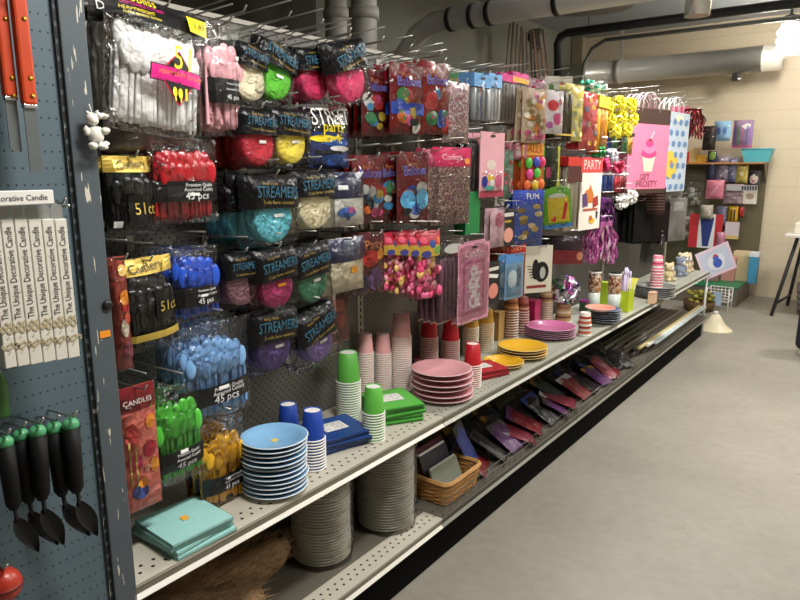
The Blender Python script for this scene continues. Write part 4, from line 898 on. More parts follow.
H('white_picture_card', 'white card with orange and violet candle pictures', 'candle card', 'white picture cards', (580, 158, 601, 229), b_card((244, 238, 226), [('header_card', [('r', -.5, 0, .5, -.2, (226, 70, 70))], [('lettering', [('t', 'PARTY', 0, -.1, .8, WHITE)])]), ('printed_picture', [('e', -.1, -.48, .2, .05, (224, 130, 50)), ('p', [(-.05, -.36), (.14, -.52), (.1, -.62), (-.2, -.62)], (214, 120, 50)), ('p', [(-.4, -.5), (-.2, -.48), (-.12, -.66), (-.36, -.68)], (96, 62, 116)), ('p', [(.1, -.56), (.34, -.52), (.38, -.66), (.12, -.7)], (170, 50, 50)), ('r', -.34, -.70, .36, -.73, (190, 90, 60)), ('e', .1, -.88, .14, .035, (236, 180, 40)), ('e', .04, -.84, .08, .04, (190, 110, 40)), ('p', [(.28, -.74), (.38, -.76), (.36, -.86), (.3, -.84)], (70, 56, 70))])]), 2, .03, xf=.27)
H('blue_toy_bag', 'blue bag with brown toy animal pictures', 'toy bag', 'blue toy bags', (512, 190, 543, 244), b_pouch((66, 90, 166), [('header_card', [('r', -.5, 0, .5, -.25, (50, 80, 190))], [('lettering', [('t', 'FUN', .1, -.12, .4, WHITE)])]), ('printed_picture', [('e', random.Random(k).uniform(-.34, .34), -.3 - .07 * k, .13, .05, ((190, 160, 90), (130, 110, 60), (210, 190, 140))[k % 3]) for k in range(9)])], .01), 2, .03, xf=.26)
H('pink_glitter_pack', 'pink and white glitter pack', 'party pack', None, (490, 208, 504, 247), b_pouch((226, 190, 200), [('label', [('e', 0, -.3, .3, .2, (200, 110, 130))])], .012), 2, .025, xf=.26)
H('black_face_pack', 'black card with a peach oval', 'party card', 'black cards with a peach oval', (502, 209, 514, 246), b_card((28, 24, 24), [('printed_picture', [('e', 0, -.7, .4, .2, (230, 160, 140)), ('r', -.4, -.1, .4, -.2, (226, 220, 210)), ('r', -.4, -.3, .2, -.36, (190, 160, 60))])]), 2, .025, xf=.24)
# ---- third row right
H('orange_bag', 'orange bag under a red header', 'party bag', 'orange party bags', (487, 244, 525, 298), b_pouch((186, 96, 40), [('header_card', [('r', -.5, 0, .5, -.2, (206, 44, 30))], [('lettering', [('t', 'HAPPY DAY', 0, -.1, .8, (244, 170, 120))])]), ('printed_picture', [('r', -.3, -.3, .3, -.44, (230, 130, 50))])], .01), 2, .03, xf=.2)
H('black_face_pack', 'black card with a pink oval near the cup stacks', 'party card', None, (487, 262, 499, 304), b_card((28, 24, 24), [('printed_picture', [('e', 0, -.68, .4, .18, (226, 140, 124)), ('r', -.4, -.12, .4, -.2, (226, 220, 210)), ('p', [(-.4, -.25), (.4, -.32), (.3, -.4), (-.4, -.34)], WHITE)])]), 2, .02, xf=.24)
H('silver_blister_pack', 'silver and blue blister pack', 'party pack', None, (505, 254, 523, 298), b_card((120, 160, 190), [('printed_picture', [('r', -.5, 0, .5, -.2, (90, 150, 210)), ('e', -.1, -.55, .26, .2, (206, 220, 226)), ('e', .24, -.5, .12, .26, (90, 110, 130))])], blister=(-.42, -.24, .42, -.95, .02)), 2, .03, xf=.26)
H('number_card', 'white card with a big black painted number', 'party card', 'white number cards', (524, 246, 552, 292), b_card((232, 226, 208), [('printed_picture', [('e', .12, -.56, .26, .22, (18, 18, 18)), ('e', .16, -.58, .1, .13, (190, 190, 184)), ('e', -.1, -.5, .12, .22, (20, 20, 20))] + [('r', -.40 + .03 * k, -.42 - .06 * k, -.26 + .03 * k, -.44 - .06 * k, (30, 30, 30)) for k in range(5)]), ('red_base', [('r', -.4, -.84, .3, -.90, (150, 50, 50))])]), 2, .03, xf=.25)
H('dark_red_bag', 'dark violet and red bag in the lower row', 'party bag', 'dark red party bags', (551, 237, 582, 264), b_pouch((54, 28, 50), [('printed_picture', [('r', -.5, -.48, .5, -1, (150, 30, 44)), ('e', .42, -.7, .1, .16, (226, 150, 110))])], .012), 3, .03, xf=.24)
H('blue_toy_bag', 'small blue bag below the toy animal bag', 'toy bag', None, (519, 240, 541, 263), b_pouch((60, 90, 170), [('printed_picture', [('e', .2, -.6, .14, .2, (210, 150, 120))])], .01), 1, xf=.2)
# ---- foil tassels, bows
MG = [(210, 110, 180), (232, 160, 210), (180, 90, 160), (244, 210, 232)]
H('foil_tassel', 'magenta foil curtain tassel', 'foil decoration', None, (588, 222, 616, 264), b_tassel(MG, 60, .012), 2, .03, xf=.24)
H('foil_tassel', 'dark violet foil tassel', 'foil decoration', None, (596, 198, 613, 230), b_tassel([(120, 60, 130), (90, 50, 100), (170, 110, 170)], 34, .010), 2, .03, xf=.24)
PKB = (236, 70, 130)
r = random.Random(2)
for k, (px, py) in enumerate(((606, 108), (618, 104), (629, 106), (608, 121), (619, 118), (630, 120), (613, 132), (624, 131))):
    H('gift_bow', 'yellow gift bow, ' + ['top left', 'top middle', 'top right', 'middle left', 'centre', 'middle right', 'bottom left', 'bottom right'][k] + ' of the yellow cluster', 'gift bow', 'yellow gift bows', (px - 8, py - 9, px + 8, py + 9), b_bow((255, 238, 70), 48), 1, xf=.24 + .012 * (k % 3), place='')
for k, (px, py, c, n) in enumerate(((603, 165, PKB, 'pink gift bow at the left'), (617, 167, (230, 80, 120), 'pink gift bow at the right'), (621, 202, (248, 246, 240), 'white gift bow, lower one'), (630, 197, (250, 248, 244), 'white gift bow, upper one'), (611, 156, (226, 226, 236), 'silver white gift bow'), (598, 152, (60, 160, 90), 'green gift bow'))):
    H('gift_bow', n + ' below the yellow cluster', 'gift bow', 'small gift bows', (px - 7, py - 8, px + 7, py + 8), b_bow(c, 34), 1, xf=.25 + .01 * (k % 2), place='')
for k, (px, c) in enumerate(((603, (20, 24, 34)), (608, (30, 70, 150)), (613, (50, 110, 60)), (618, (26, 24, 26)), (623, (60, 130, 70)), (628, (200, 160, 50)))):
    H('ribbon_pack', ['black', 'blue', 'green', 'dark brown', 'light green', 'golden'][k] + ' ribbon pack under the yellow bows', 'ribbon pack', 'ribbon packs under the yellow bows', (px - 3.2, 133, px + 3.2, 154), b_rods(c, 2, mat((40, 40, 44)), .15), 2, .03, xf=.22)
for k, (px, c) in enumerate(((602, (40, 90, 170)), (609, (30, 70, 160)), (616, (190, 50, 60)), (622, (140, 40, 44)))):
    H('ribbon_pack', ['light blue', 'deep blue', 'red', 'dark red'][k] + ' ribbon pack above the white bows', 'ribbon pack', 'ribbon packs above the white bows', (px - 3.6, 172, px + 3.6, 192), b_rods(c, 2, mat((220, 220, 224)), .15), 2, .03, xf=.21)
# ---- gift bags
BRN = mat((70, 48, 40), .5, 0, .3, 60); CRM = mat((242, 226, 190), .5)
cup = [('brown_band', [('r', -.5, -.16, .5, -.31, BRN)]), ('brown_band', [('r', -.5, -.955, .5, -1, BRN)]),
       ('printed_cupcake', [('p', [(-.15, -.63), (.17, -.63), (.11, -.78), (-.09, -.78)], CRM), ('e', .01, -.60, .19, .05, mat((226, 70, 130), .5)), ('e', .01, -.55, .15, .05, mat((240, 130, 170), .5)), ('e', .01, -.50, .10, .04, mat((226, 70, 130), .5)), ('e', .02, -.465, .035, .018, mat((150, 30, 50), .5)), ('p', [(.02, -.45), (.10, -.38), (.11, -.385), (.03, -.455)], WHITE)]),
       ('lettering', [('t', 'GET', -.06, -.835, .24, (140, 60, 90), 0, .9), ('t', 'FROSTY', 0, -.905, .52, (140, 60, 90), 0, .9)])]
def giftb(root, w, h): b_giftbag((228, 128, 160), cup, .03)(root, w, h)
H('gift_bag', 'pink gift bag with a printed cupcake', 'gift bag', 'pink cupcake gift bags', (627, 91, 667, 193), giftb, 4, .035, xf=.27)
dots = [('printed_dots', [('e', -.36 + .24 * i + (.12 if j % 2 else 0), -.26 - .115 * j, .075, .033, (110, 150, 200)) for i in range(4) for j in range(7) if abs(-.36 + .24 * i + (.12 if j % 2 else 0)) < .44]),
        ('yellow_flower', [('p', [(-.45, -.60), (-.2, -.56), (.1, -.62), (.08, -.8), (-.15, -.86), (-.4, -.82)], (240, 214, 80)), ('e', -.16, -.69, .07, .03, (236, 150, 70))]), ('white_bow', [('e', .05, -.22, .16, .04, (250, 240, 210))])]
H('gift_bag', 'pale blue gift bag with blue dots', 'gift bag', 'blue dotted gift bags', (662, 96, 686, 191), b_giftbag((206, 222, 236), dots, .03, handle=(246, 240, 240)), 3, .035, xf=.27)
H('gift_bag', 'rose top gift bag between pink and blue bags', 'gift bag', None, (672, 102, 687, 130), b_giftbag((224, 90, 120), [], .03, handle=(250, 240, 240)), 1, xf=.14)
H('brown_bag', 'brown corrugated bag below the pink gift bag', 'gift bag', 'brown corrugated gift bags', (628, 186, 664, 214), b_giftbag(mat((52, 36, 33), .9, 0, .1, spec=.1), [('rib', [('r', -.5, -.3 - .1 * k, .5, -.34 - .1 * k, (94, 66, 58)) for k in range(6)])], .04, hfrac=.06), 3, .04, xf=.22)
for k, (px, w_) in enumerate(((636, 9), (645, 10), (655, 10), (663, 8))):
    H('black_bag', 'black tall gift bag, ' + ['leftmost', 'second', 'third', 'rightmost'][k] + ' of the dark group', 'gift bag', 'black gift bags', (px - w_ / 2, 200, px + w_ / 2, 242), b_giftbag(mat((15 + 3 * k, 14, 14), .9, 0, .1, spec=.08), [], .03, handle=(60, 60, 60), hfrac=.08), 3, .035, xf=.22)
H('tinsel_pack', 'dark red tinsel bundle at the right end', 'foil decoration', None, (684, 108, 704, 140), b_tassel([(90, 20, 30), (150, 40, 50), (50, 10, 20), (190, 90, 90)], 60, .008), 2, .03, xf=.26)
for k, (bx, c) in enumerate((((664, 152, 684, 196), (150, 150, 150)), ((668, 198, 686, 240), (170, 168, 166)), ((646, 236, 664, 262), (60, 58, 56)), ((560, 268, 578, 288), (24, 24, 26)))):
    if k < 3: H('gift_wrap_pack', ['grey gift wrap pack below the dotted bag', 'pale grey gift wrap pack in the lower row', 'dark grey pack over the plush toys'][k], 'gift wrap', None, bx, b_pouch(c, [('label', [('r', -.3, -.1, .3, -.3, (200, 200, 200))])], .012), 2, .03, xf=.2)

# ---- bare wire hooks in the top row
for k, (px, py) in enumerate(((246, 5), (291, 11), (323, 19), (351, 28), (384, 36), (412, 44), (442, 51))):
    p = onx(px, py, .27); wire_hook(p.y, p.z - .02, .26, '', where='bare wire peg hook reaching out above the goods, ' + ['leftmost of the empty ones', 'second empty one from the left', 'third empty one from the left', 'middle one of the empty ones', 'third empty one from the right', 'second empty one from the right', 'rightmost of the empty ones'][k])
for k, (px, py) in enumerate(((677, 100), (712, 101))):
    p = onx(px, py, .25); p.y = min(p.y, 5.78 - .05 * (k == 0)); wire_hook(p.y, p.z - .02, .26, '', where='bare wire peg hook at the far end, ' + ['beside the dotted bag', 'against the beige wall'][k])

# ================================================================== goods on the main shelf
def cup_proto(name, col, Rr, Rt, Hc, band=None, top=(236, 234, 228)):
    mb = MB(); m = mat(col, .4, 0, .08)
    mb.lathe([(Rr * .93, .002), (Rr * .93, .006), (Rt, Hc - .001), (Rt - .0015, Hc), (Rt - .003, Hc - .001), (Rt - .0035, Hc - .003)], m, 22, caps=False)
    mb.lathe([(Rt - .0035, Hc - .003), (0, Hc - .003)], mat(top, .6), 22, smooth=False, caps=False)
    if band:
        for k, c in enumerate(band):
            z0 = Hc * (.2 + .7 * k / len(band)); z1 = z0 + Hc * .34 / len(band)
            f = lambda z: Rr * .93 + (Rt - Rr * .93) * (z - .006) / (Hc - .007) + .0005
            mb.lathe([(f(z0), z0), (f(z1), z1)], c, 22, caps=False)
    o = mb.build(name)
    rb = MB(); rb.lathe([(Rr * .92, .0), (Rr, .0008), (Rr * 1.015, .0024), (Rr, .004), (Rr * .93, .0046)], mat((240, 237, 228), .45), 22, caps=False); rb.build('rolled_rim', o)
    return o
def cups(px, pyb, pyt, wpx, col, dsc, pitch=.0086, band=None, z=ZS, top=(236, 234, 228), ratio=1.2, at=None):
    p = onz(px, pyb, z)
    while p.x < .045: pyb += 1; p = onz(px, pyb, z)
    if at: p = Vector((at[0], at[1], z))
    s = mpp(p); Rr = wpx * s / 2; Hc = 2 * Rr * ratio
    zt = ony(px, pyt, p.y).z; n = max(1, int(round((zt - z - Hc) / pitch)) + 1)
    pt = pitch if n < 2 else (zt - z - Hc) / (n - 1)
    pr = cup_proto('paper_cup', col, Rr, Rr * .72, Hc, band, top)
    for k in range(n):                                   # k = 0 is the topmost
        o = pr if k == 0 else dup(pr, (0, 0, 0))
        o.location = (p.x, p.y, z + .0004 + pt * (n - 1 - k)); o.rotation_euler = (0, 0, R.uniform(0, 6))
        tag(o, dsc + (' topmost in its stack' if k == 0 else ' %s from the top of its stack' % ORD[k]) if n > 1 else dsc, 'paper cup', 'stacked paper cups')
    return p, zt
def plate_proto(Rr, col, rise=.017, thick=.0022, under=None):
    m = mat(col, .32, 0, .06, coat=.3); mb = MB()
    mb.lathe([(0, thick), (Rr * .66, thick), (Rr * .76, rise * .75), (Rr * .965, rise)], m, 44, caps=False)
    mb.lathe([(Rr * .965, rise), (Rr, rise * .92), (Rr * .97, rise - thick), (Rr * .77, rise * .62), (Rr * .67, 0), (0, 0)], mat(under or tuple(int(v * .45 + 226 * .55) for v in col), .4), 44, caps=False)
    return mb
def plates(px, pyb, pyt, wpx, n, col, dsc, z=ZS, stick=None, under=None, mn=None, rise=.017, film=False, wob=.002):
    p = onz(px, pyb, z); s = mpp(p); Rr = wpx * s / 2
    zt = ony(px, pyt, p.y).z if pyt else z + rise + (n - 1) * .010
    pt = 0 if n < 2 else max(.0045, (zt - z - rise) / (n - 1))
    me = plate_proto(Rr, col, rise, under=under); o0 = me.build('paper_plate')
    for k in range(n):
        o = o0 if k == 0 else o0.copy()
        if k: COL.objects.link(o)
        o.location = (p.x + (R.uniform(-wob, wob) if k < n - 1 else 0), p.y + (R.uniform(-wob, wob) if k < n - 1 else 0), z + .0004 + pt * (n - 1 - k))
        for key in list(o.keys()): del o[key]
        tag(o, dsc + (', topmost of its stack' if k == 0 else ', %s from the top' % ORD[k]) if n > 1 else dsc, 'paper plate', 'stacked paper plates')
    if stick:
        MB().box((-.008, -.008, .0024), (.008, .008, .0032), mat(stick)).build('price_sticker', o0)
    return p, Rr, zt
def pack_mesh(a, b, t, col):
    mb = MB(); m = mat(col, .55, 0, .06, 30, .15, 60)
    k = 4
    for i in range(k):
        z0 = t * i / k; mb.bbox((-a / 2, -b / 2, z0 + .0004), (a / 2, b / 2, z0 + t / k - .0004), m, min(.0035, t / k * .3), None, 2)
    return mb
def napkins(A, B, C, ztop, n, col, dsc, label=None, sticker_c=None, z=ZS, group='stacked napkin packs', wob=.08, sc=(1, 1)):
    """A, B, C are photo corners (left, front, right) of the top face at height ztop"""
    a, b, c = onz(*A, ztop), onz(*B, ztop), onz(*C, ztop)
    ctr = (a + c) / 2; e = (b - a); L1 = e.length; L2 = (c - b).length; L1 *= sc[0]; L2 *= sc[1]; ctr = b + ((a - b) * sc[0] + (c - b) * sc[1]) / 2; sz = (L1 + L2) / 2; ang = math.atan2(e.y, e.x)
    t = (ztop - z) / n - .0006
    for k in range(n):
        zz = z + .0004 + (n - 1 - k) * (t + .0006)
        rt = empty('napkin_pack', (ctr.x + (R.uniform(-.006, .006) if k else 0), ctr.y + (R.uniform(-.006, .006) if k else 0), zz), (0, 0, ang + (R.uniform(-wob, wob) if k else 0)))
        pack_mesh(L1, L2, t, col).build('napkins', rt)
        f = MB(); f.bbox((-L1 / 2 - .0015, -L2 / 2 - .0015, .0002), (L1 / 2 + .0015, L2 / 2 + .0015, t + .0003), film_mat(.05, bump=.06), .003); f.build('clear_wrap', rt)
        if k == 0 and label:
            l = MB(); l.box((-sz * .22, -sz * .26, t + .0006), (sz * .16, sz * .22, t + .0012), mat((232, 230, 224), .6)); lo = l.build('white_label', rt)
            q = MB()
            for j in range(7):
                for i in range(6):
                    if R.random() < .75: x = -sz * .19 + sz * .05 * i; y = -sz * .22 + sz * .06 * j; q.box((x, y, t + .0012), (x + sz * R.uniform(.01, .035), y + sz * .02, t + .0014), (70, 74, 84))
            q.build('printed_text', lo)
        if k == 0 and sticker_c:
            l = MB(); l.box((-.010, -.008, t + .0006), (.010, .008, t + .0012), mat(sticker_c, .5)); l.build('price_sticker', rt)
        tag(rt, dsc + (', topmost of its stack' if k == 0 else ', %s from the top' % ORD[k]) if n > 1 else dsc, 'napkin pack', group)
    return ctr
napkins((136, 521), (174, 546), (232, 515), .600, 4, (172, 220, 214), 'pale teal napkin pack beside the post', sticker_c=(246, 180, 60), wob=.12)
plates(275, 489, 436, 67, 12, (136, 186, 226), 'light blue paper plate', stick=(236, 206, 90), wob=.003, under=(228, 233, 236))
cups(290, 461, 404, 23, (30, 66, 158), 'royal blue paper cup behind the blue plates,')
cups(314, 467, 410, 25, (30, 70, 170), 'royal blue paper cup before the navy napkins,')
napkins((304, 427), (331, 445), (367, 424), .606, 3, (36, 78, 150), 'navy blue napkin pack', label=True, wob=.1, sc=(.95, .92))
cups(349, 417, 352, 25, (98, 184, 74), 'bright green paper cup in the tall green stack,')
cups(374, 439, 386, 23, (98, 188, 70), 'bright green paper cup in the short green stack,')
napkins((365, 395), (387, 414), (424, 396), .618, 5, (96, 192, 76), 'green napkin pack', label=True, wob=.1, sc=(.92, .78))
cups(366, 386, 333, 17, (238, 178, 178), 'pink paper cup in the leftmost pink stack,')
cups(383, 388, 333, 17.5, (238, 178, 178), 'pink paper cup in the middle pink stack,')
cups(401, 389, 312, 21, (238, 178, 178), 'pink paper cup in the tallest pink stack,')
plates(443, 397, 367, 61, 6, (236, 172, 176), 'pink paper plate in the low stack', wob=.008)
napkins((410, 353), (420, 361), (434, 355), .625, 4, (226, 140, 150), 'pink napkin pack behind the pink plates')
cups(429, 361, 316, 18, (196, 28, 44), 'red paper cup in the leftmost red stack,')
cups(450, 361, 318, 19, (214, 34, 50), 'red paper cup in the middle red stack,')
cups(472, 386, 343, 18.5, (206, 32, 46), 'red paper cup in the front red stack,')
napkins((462, 366), (481, 375), (504, 366), .592, 2, (190, 36, 48), 'dark red napkin pack', label=True, wob=.15)
cups(470, 351, 312, 17, (214, 168, 70), 'yellow paper cup in the left yellow stack,', ratio=.9)
cups(485, 350, 308, 17, (222, 176, 74), 'yellow paper cup in the right yellow stack,', ratio=.9)
plates(503, 366, None, 41, 2, (240, 184, 40), 'yellow paper plate on the flat pile', wob=.001)
plates(522, 356, 345, 50, 4, (240, 186, 44), 'yellow paper plate in the front stack', wob=.004)
def carton(px, pyb, pyt, wpx, col, dsc, depth=.05, nm='small_box', z=ZS, lid=None, cat='box', rot=0.0):
    p = onz(px, pyb, z); s = mpp(p); w = wpx * s; h = ony(px, pyt, p.y).z - z
    rt = empty(nm, (p.x, p.y, z + .0004), (0, 0, rot)); tag(rt, dsc, cat)
    MB().bbox((-depth / 2, -w / 2, 0), (depth / 2, w / 2, h), mat(col, .5), .002).build('box_body', rt)
    MB().bbox((-depth / 2 - .001, -w / 2 - .001, h * .82), (depth / 2 + .001, w / 2 + .001, h + .002), mat(lid or tuple(int(v * .92) for v in col), .5), .002).build('lid', rt)
    return p
carton(496, 339, 311, 12, (206, 160, 96), 'tan carton behind the yellow plates', .06)
cups(510, 336, 292, 16, (176, 112, 70), 'brown swirled paper cup in the left swirl stack,', .013, band=[(220, 170, 120), (120, 66, 40), (206, 150, 104)])
cups(522, 334, 296, 13, (170, 90, 80), 'reddish swirled paper cup in the right swirl stack,', .013, band=[(226, 190, 160), (130, 60, 56), (206, 120, 110)])
carton(532, 327, 300, 13, (206, 52, 110), 'magenta carton behind the violet plates', .06)
plates(550, 336, 325, 50, 5, (204, 112, 160), 'violet pink paper plate', wob=.003)
cups(545, 320, 284, 15, (190, 150, 104), 'tan printed paper cup in the left tan stack,', .012, band=[(110, 70, 40), (220, 190, 150), (150, 100, 60)])
p1, z1 = cups(563, 321, 303, 17, (186, 144, 108), 'tan printed paper cup under the foil bow,', .012, band=[(120, 80, 60), (224, 200, 170), (150, 96, 70)])
# foil bow ball
p = Vector((p1.x, p1.y, z1)); s = mpp(p); rt = empty('foil_bow', (p.x, p.y, z1)); tag(rt, 'big round bow of glittering multicolour foil ribbon', 'gift bow')
for k, c in enumerate(((226, 226, 230), (220, 120, 190), (110, 190, 120), (236, 236, 240), (150, 110, 190), (200, 200, 206))):
    mb = MB(); r = random.Random(k)
    for j in range(5): ribbon_loops(mb, (0, 0, 13 * s), 15.5 * s, mat(c, .15, .75, .1), 5, .03, k * 10 + j, 0)
    mb.v = [(v[0] * (1 if (i // 18) % 2 else -1), v[1], max(v[2], .0005)) for i, v in enumerate(mb.v)]
    mb.build('ribbon_loops', rt)
cups(584, 335, 312, 14, (232, 224, 210), 'white paper cup with orange pictures,', .036, band=[(214, 96, 60), (190, 60, 40)], ratio=.95)
carton(585, 311, 300, 11, (60, 90, 60), 'small dark carton with bright pictures behind the white cups', .05, lid=(150, 60, 130))
for k, (px, w) in enumerate(((593, 12), (613, 12.5))):
    p = onz(px, 311 if k == 0 else 312, ZS); s = mpp(p); h = ony(px, 271 if k == 0 else 273, p.y).z - ZS; Rr = w * s / 2
    rt = empty('candle_jar', (p.x, p.y, ZS + .0004)); tag(rt, ['tall printed jar behind the far plate stack', 'tall printed jar beside the lime box'][k], 'jar', 'tall printed jars')
    MB().lathe([(0, 0), (Rr, 0), (Rr, h * .48), (0, h * .48)], mat((206, 214, 206), .2, 0, .2, 40), 20).build('jar_body', rt)
    MB().lathe([(Rr * .98, h * .48), (Rr, h * .49), (Rr, h * .96), (Rr * .98, h), (0, h)], speckle_mat([(206, 180, 150), (150, 80, 56), (226, 210, 190), (120, 60, 44), (190, 140, 100)], 90, .4), 20).build('printed_cup', rt)
    MB().lathe([(Rr * 1.01, h * .95), (Rr * 1.03, h * .98), (Rr * 1.0, h)], WHITE, 20).build('rim', rt)
carton(604, 305, 282, 8, (170, 196, 40), 'thin lime green box between the two jars', .05)
plates(604, 322, 308, 33, 6, (96, 110, 140), 'blue grey paper plate under the bright one', wob=.004)
plates(600, 310, None, 30, 1, (226, 150, 130), 'bright pink and white paper plate topping the blue grey stack', z=ony(604, 308, onz(604, 322, ZS).y).z + .001)
# lime box with lilac spoons
p = onz(628, 311, ZS); s = mpp(p); w = 17 * s; h = ony(628, 290, p.y).z - ZS
rt = empty('lime_box', (p.x - .02, p.y, ZS + .0004)); tag(rt, 'lime green open box with a raised flap', 'box')
mb = MB(); t = .003
for a, b in (((.03, -w / 2, 0), (.03 + t, w / 2, h)), ((-.03, -w / 2, 0), (-.03 + t, w / 2, h)), ((-.03, -w / 2, 0), (.03, -w / 2 + t, h)), ((-.03, w / 2 - t, 0), (.03, w / 2, h)), ((-.03, -w / 2, 0), (.03, w / 2, t))): mb.box(a, b, mat((186, 206, 30), .5))
mb.build('box_walls', rt)
mb = MB(); mb.add([(.03, w / 2, h), (-.03, w / 2, h), (-.02, w / 2 + .05, h + .06), (.04, w / 2 + .05, h + .06)], [(0, 1, 2, 3), (3, 2, 1, 0)], mat((236, 232, 120), .5)); mb.build('flap', rt)
for k in range(8):
    mb = MB(); yy = -w * .40 + w * .8 * k / 7; L = h * 1.55 + R.uniform(-.01, .03)
    mb.tube([(0, 0, 0), (.0, R.uniform(-.004, .004), L)], .0045, mat((204, 190, 220), .25), 6); o = mb.build('plastic_spoon', None, (p.x - .02 + R.uniform(-.015, .015), p.y + yy, ZS + .005))
    MB().ball((0, 0, L + .012), (.006, .013, .022), mat((210, 198, 226), .25), 10, 6).build('bowl', o)
    tag(o, 'lilac plastic spoon standing in the lime box, ' + ['leftmost', 'second', 'third', 'fourth', 'fifth', 'sixth', 'seventh', 'rightmost'][k], 'spoon', 'lilac spoons in the lime box')
pg, _, zg = plates(655, 297, 285, 38, 6, (128, 128, 122), 'grey silver paper plate', wob=.004)
cups(654, 297, 255, 12.5, (226, 130, 150), 'pink and white striped paper cup', .02, band=[(240, 236, 236), (190, 60, 90), (240, 236, 236)], z=zg - .013, at=(pg.x, pg.y))
carton(652, 303, 292, 10, (230, 190, 160), 'little white and orange carton before the silver plates', .04)
# plush toys
for k, (px, py, sc, c, d) in enumerate(((668, 281, 1.0, (222, 204, 160), 'tan'), (679, 276, 1.05, (150, 160, 180), 'blue grey'), (688, 270, 1.1, (226, 212, 180), 'cream'), (697, 266, 1.0, (214, 196, 160), 'beige'), (703, 262, .9, (210, 150, 170), 'pink'))):
    p = onz(px, py, ZS); p.y = min(p.y, 5.36 + .1 * k); p.x = min(p.x, .30); s = mpp(p) * sc; rt = empty('plush_toy', (p.x, p.y, ZS), (0, 0, -.5)); tag(rt, d + ' little plush toy sitting at the far end of the shelf', 'plush toy', 'plush toys at the far shelf end')
    m = mat(c, .9, 0, .15, 60, .5, 120); mb = MB(); mb.ball((0, 0, 6 * s), (5 * s, 5.2 * s, 6 * s), m)
    for q in (-1, 1): mb.ball((3.5 * s, q * 3.4 * s, 2 * s), (3.5 * s, 2 * s, 2 * s), m, 8, 6); mb.ball((2.5 * s, q * 4.6 * s, 7.5 * s), (2 * s, 1.5 * s, 3 * s), m, 8, 6)
    mb.build('body', rt)
    mb = MB(); mb.ball((1 * s, 0, 14 * s), (4.4 * s, 4.8 * s, 4.4 * s), m); mb.ball((4.8 * s, 0, 13 * s), (2 * s, 2.2 * s, 1.7 * s), WHITE, 8, 6)
    for q in (-1, 1): mb.ball((0, q * 4.2 * s, 17.4 * s), (1.2 * s, 1.8 * s, 1.8 * s), m, 8, 6); mb.ball((5 * s, q * 1.8 * s, 15 * s), (.6 * s,) * 3, BLACK, 6, 4)
    mb.ball((6.6 * s, 0, 13.6 * s), (.7 * s,) * 3, BLACK, 6, 4); mb.build('head', rt)
# baby card leaning on the far end
p = ony(716, 261, 5.84); s = mpp(p)
rt = empty('baby_card', p, (.42, 0, -PI / 2 + .62)); tag(rt, 'pale blue and pink baby gift card tilted at the end of the shelf', 'gift card')
MB().box((-.002, -17 * s, -14.5 * s), (.0, 17 * s, 14.5 * s), mat((226, 204, 220), .4)).build('card', rt)
mb = MB(); fc = Face(34 * s, 29 * s)
for j9, sh in enumerate((('r', -.42, .40, .42, -.40, (196, 204, 226)), ('e', 0, -.02, .26, .30, (222, 226, 234)), ('e', .02, -.08, .13, .17, (60, 96, 190)), ('e', .02, .12, .09, .09, (70, 106, 200)), ('e', .02, .2, .06, .05, (190, 60, 80)))): shape(mb, fc, sh, .001 + .0012 * j9)
mb.build('printed_bear', rt)
mb = MB(); mb.tube([(.02, J[-1] - .02, ZS - .02), (.33, J[-1] + .03, ZS - .02), (p.x, p.y - .004, p.z - .0)], .003, WIRE, 6); tag(mb.build('peg_hook'), 'bent wire hook carrying the baby gift card at the shelf end', 'hook')

# ================================================================== goods on the base deck
PW = (250, 244, 228)
p, Rr, zt = plates(322, 553, None, 58, 30, PW, 'big off-white paper plate in the left lower pile', z=ZD, rise=.014, wob=.0015)
p2, R2, _ = plates(386, 520, None, 56, 30, PW, 'big off-white paper plate in the right lower pile', z=ZD, rise=.014, wob=.0015)
for q, rr, d in ((p, Rr, 'left'), (p2, R2, 'right')):
    mb = MB(); n = 28; vs = []; K = 9
    for j in range(K):
        for i in range(n):
            a = 2 * PI * i / n; r_ = rr * 1.05 + .010 * noise.noise(Vector((math.cos(a) * 2, math.sin(a) * 2, j * 1.3))) + .004; vs.append((r_ * math.cos(a), r_ * math.sin(a), .002 + .325 * j / (K - 1)))
    mb.add(vs, [(j * n + i, j * n + (i + 1) % n, (j + 1) * n + (i + 1) % n, (j + 1) * n + i) for j in range(K - 1) for i in range(n)], film_mat(.06), True)
    tag(mb.build('plastic_bag', None, (q.x, q.y, ZD)), 'clear plastic bag wrapped round the %s lower plate pile' % d, 'plastic bag', 'bags round the plate piles')
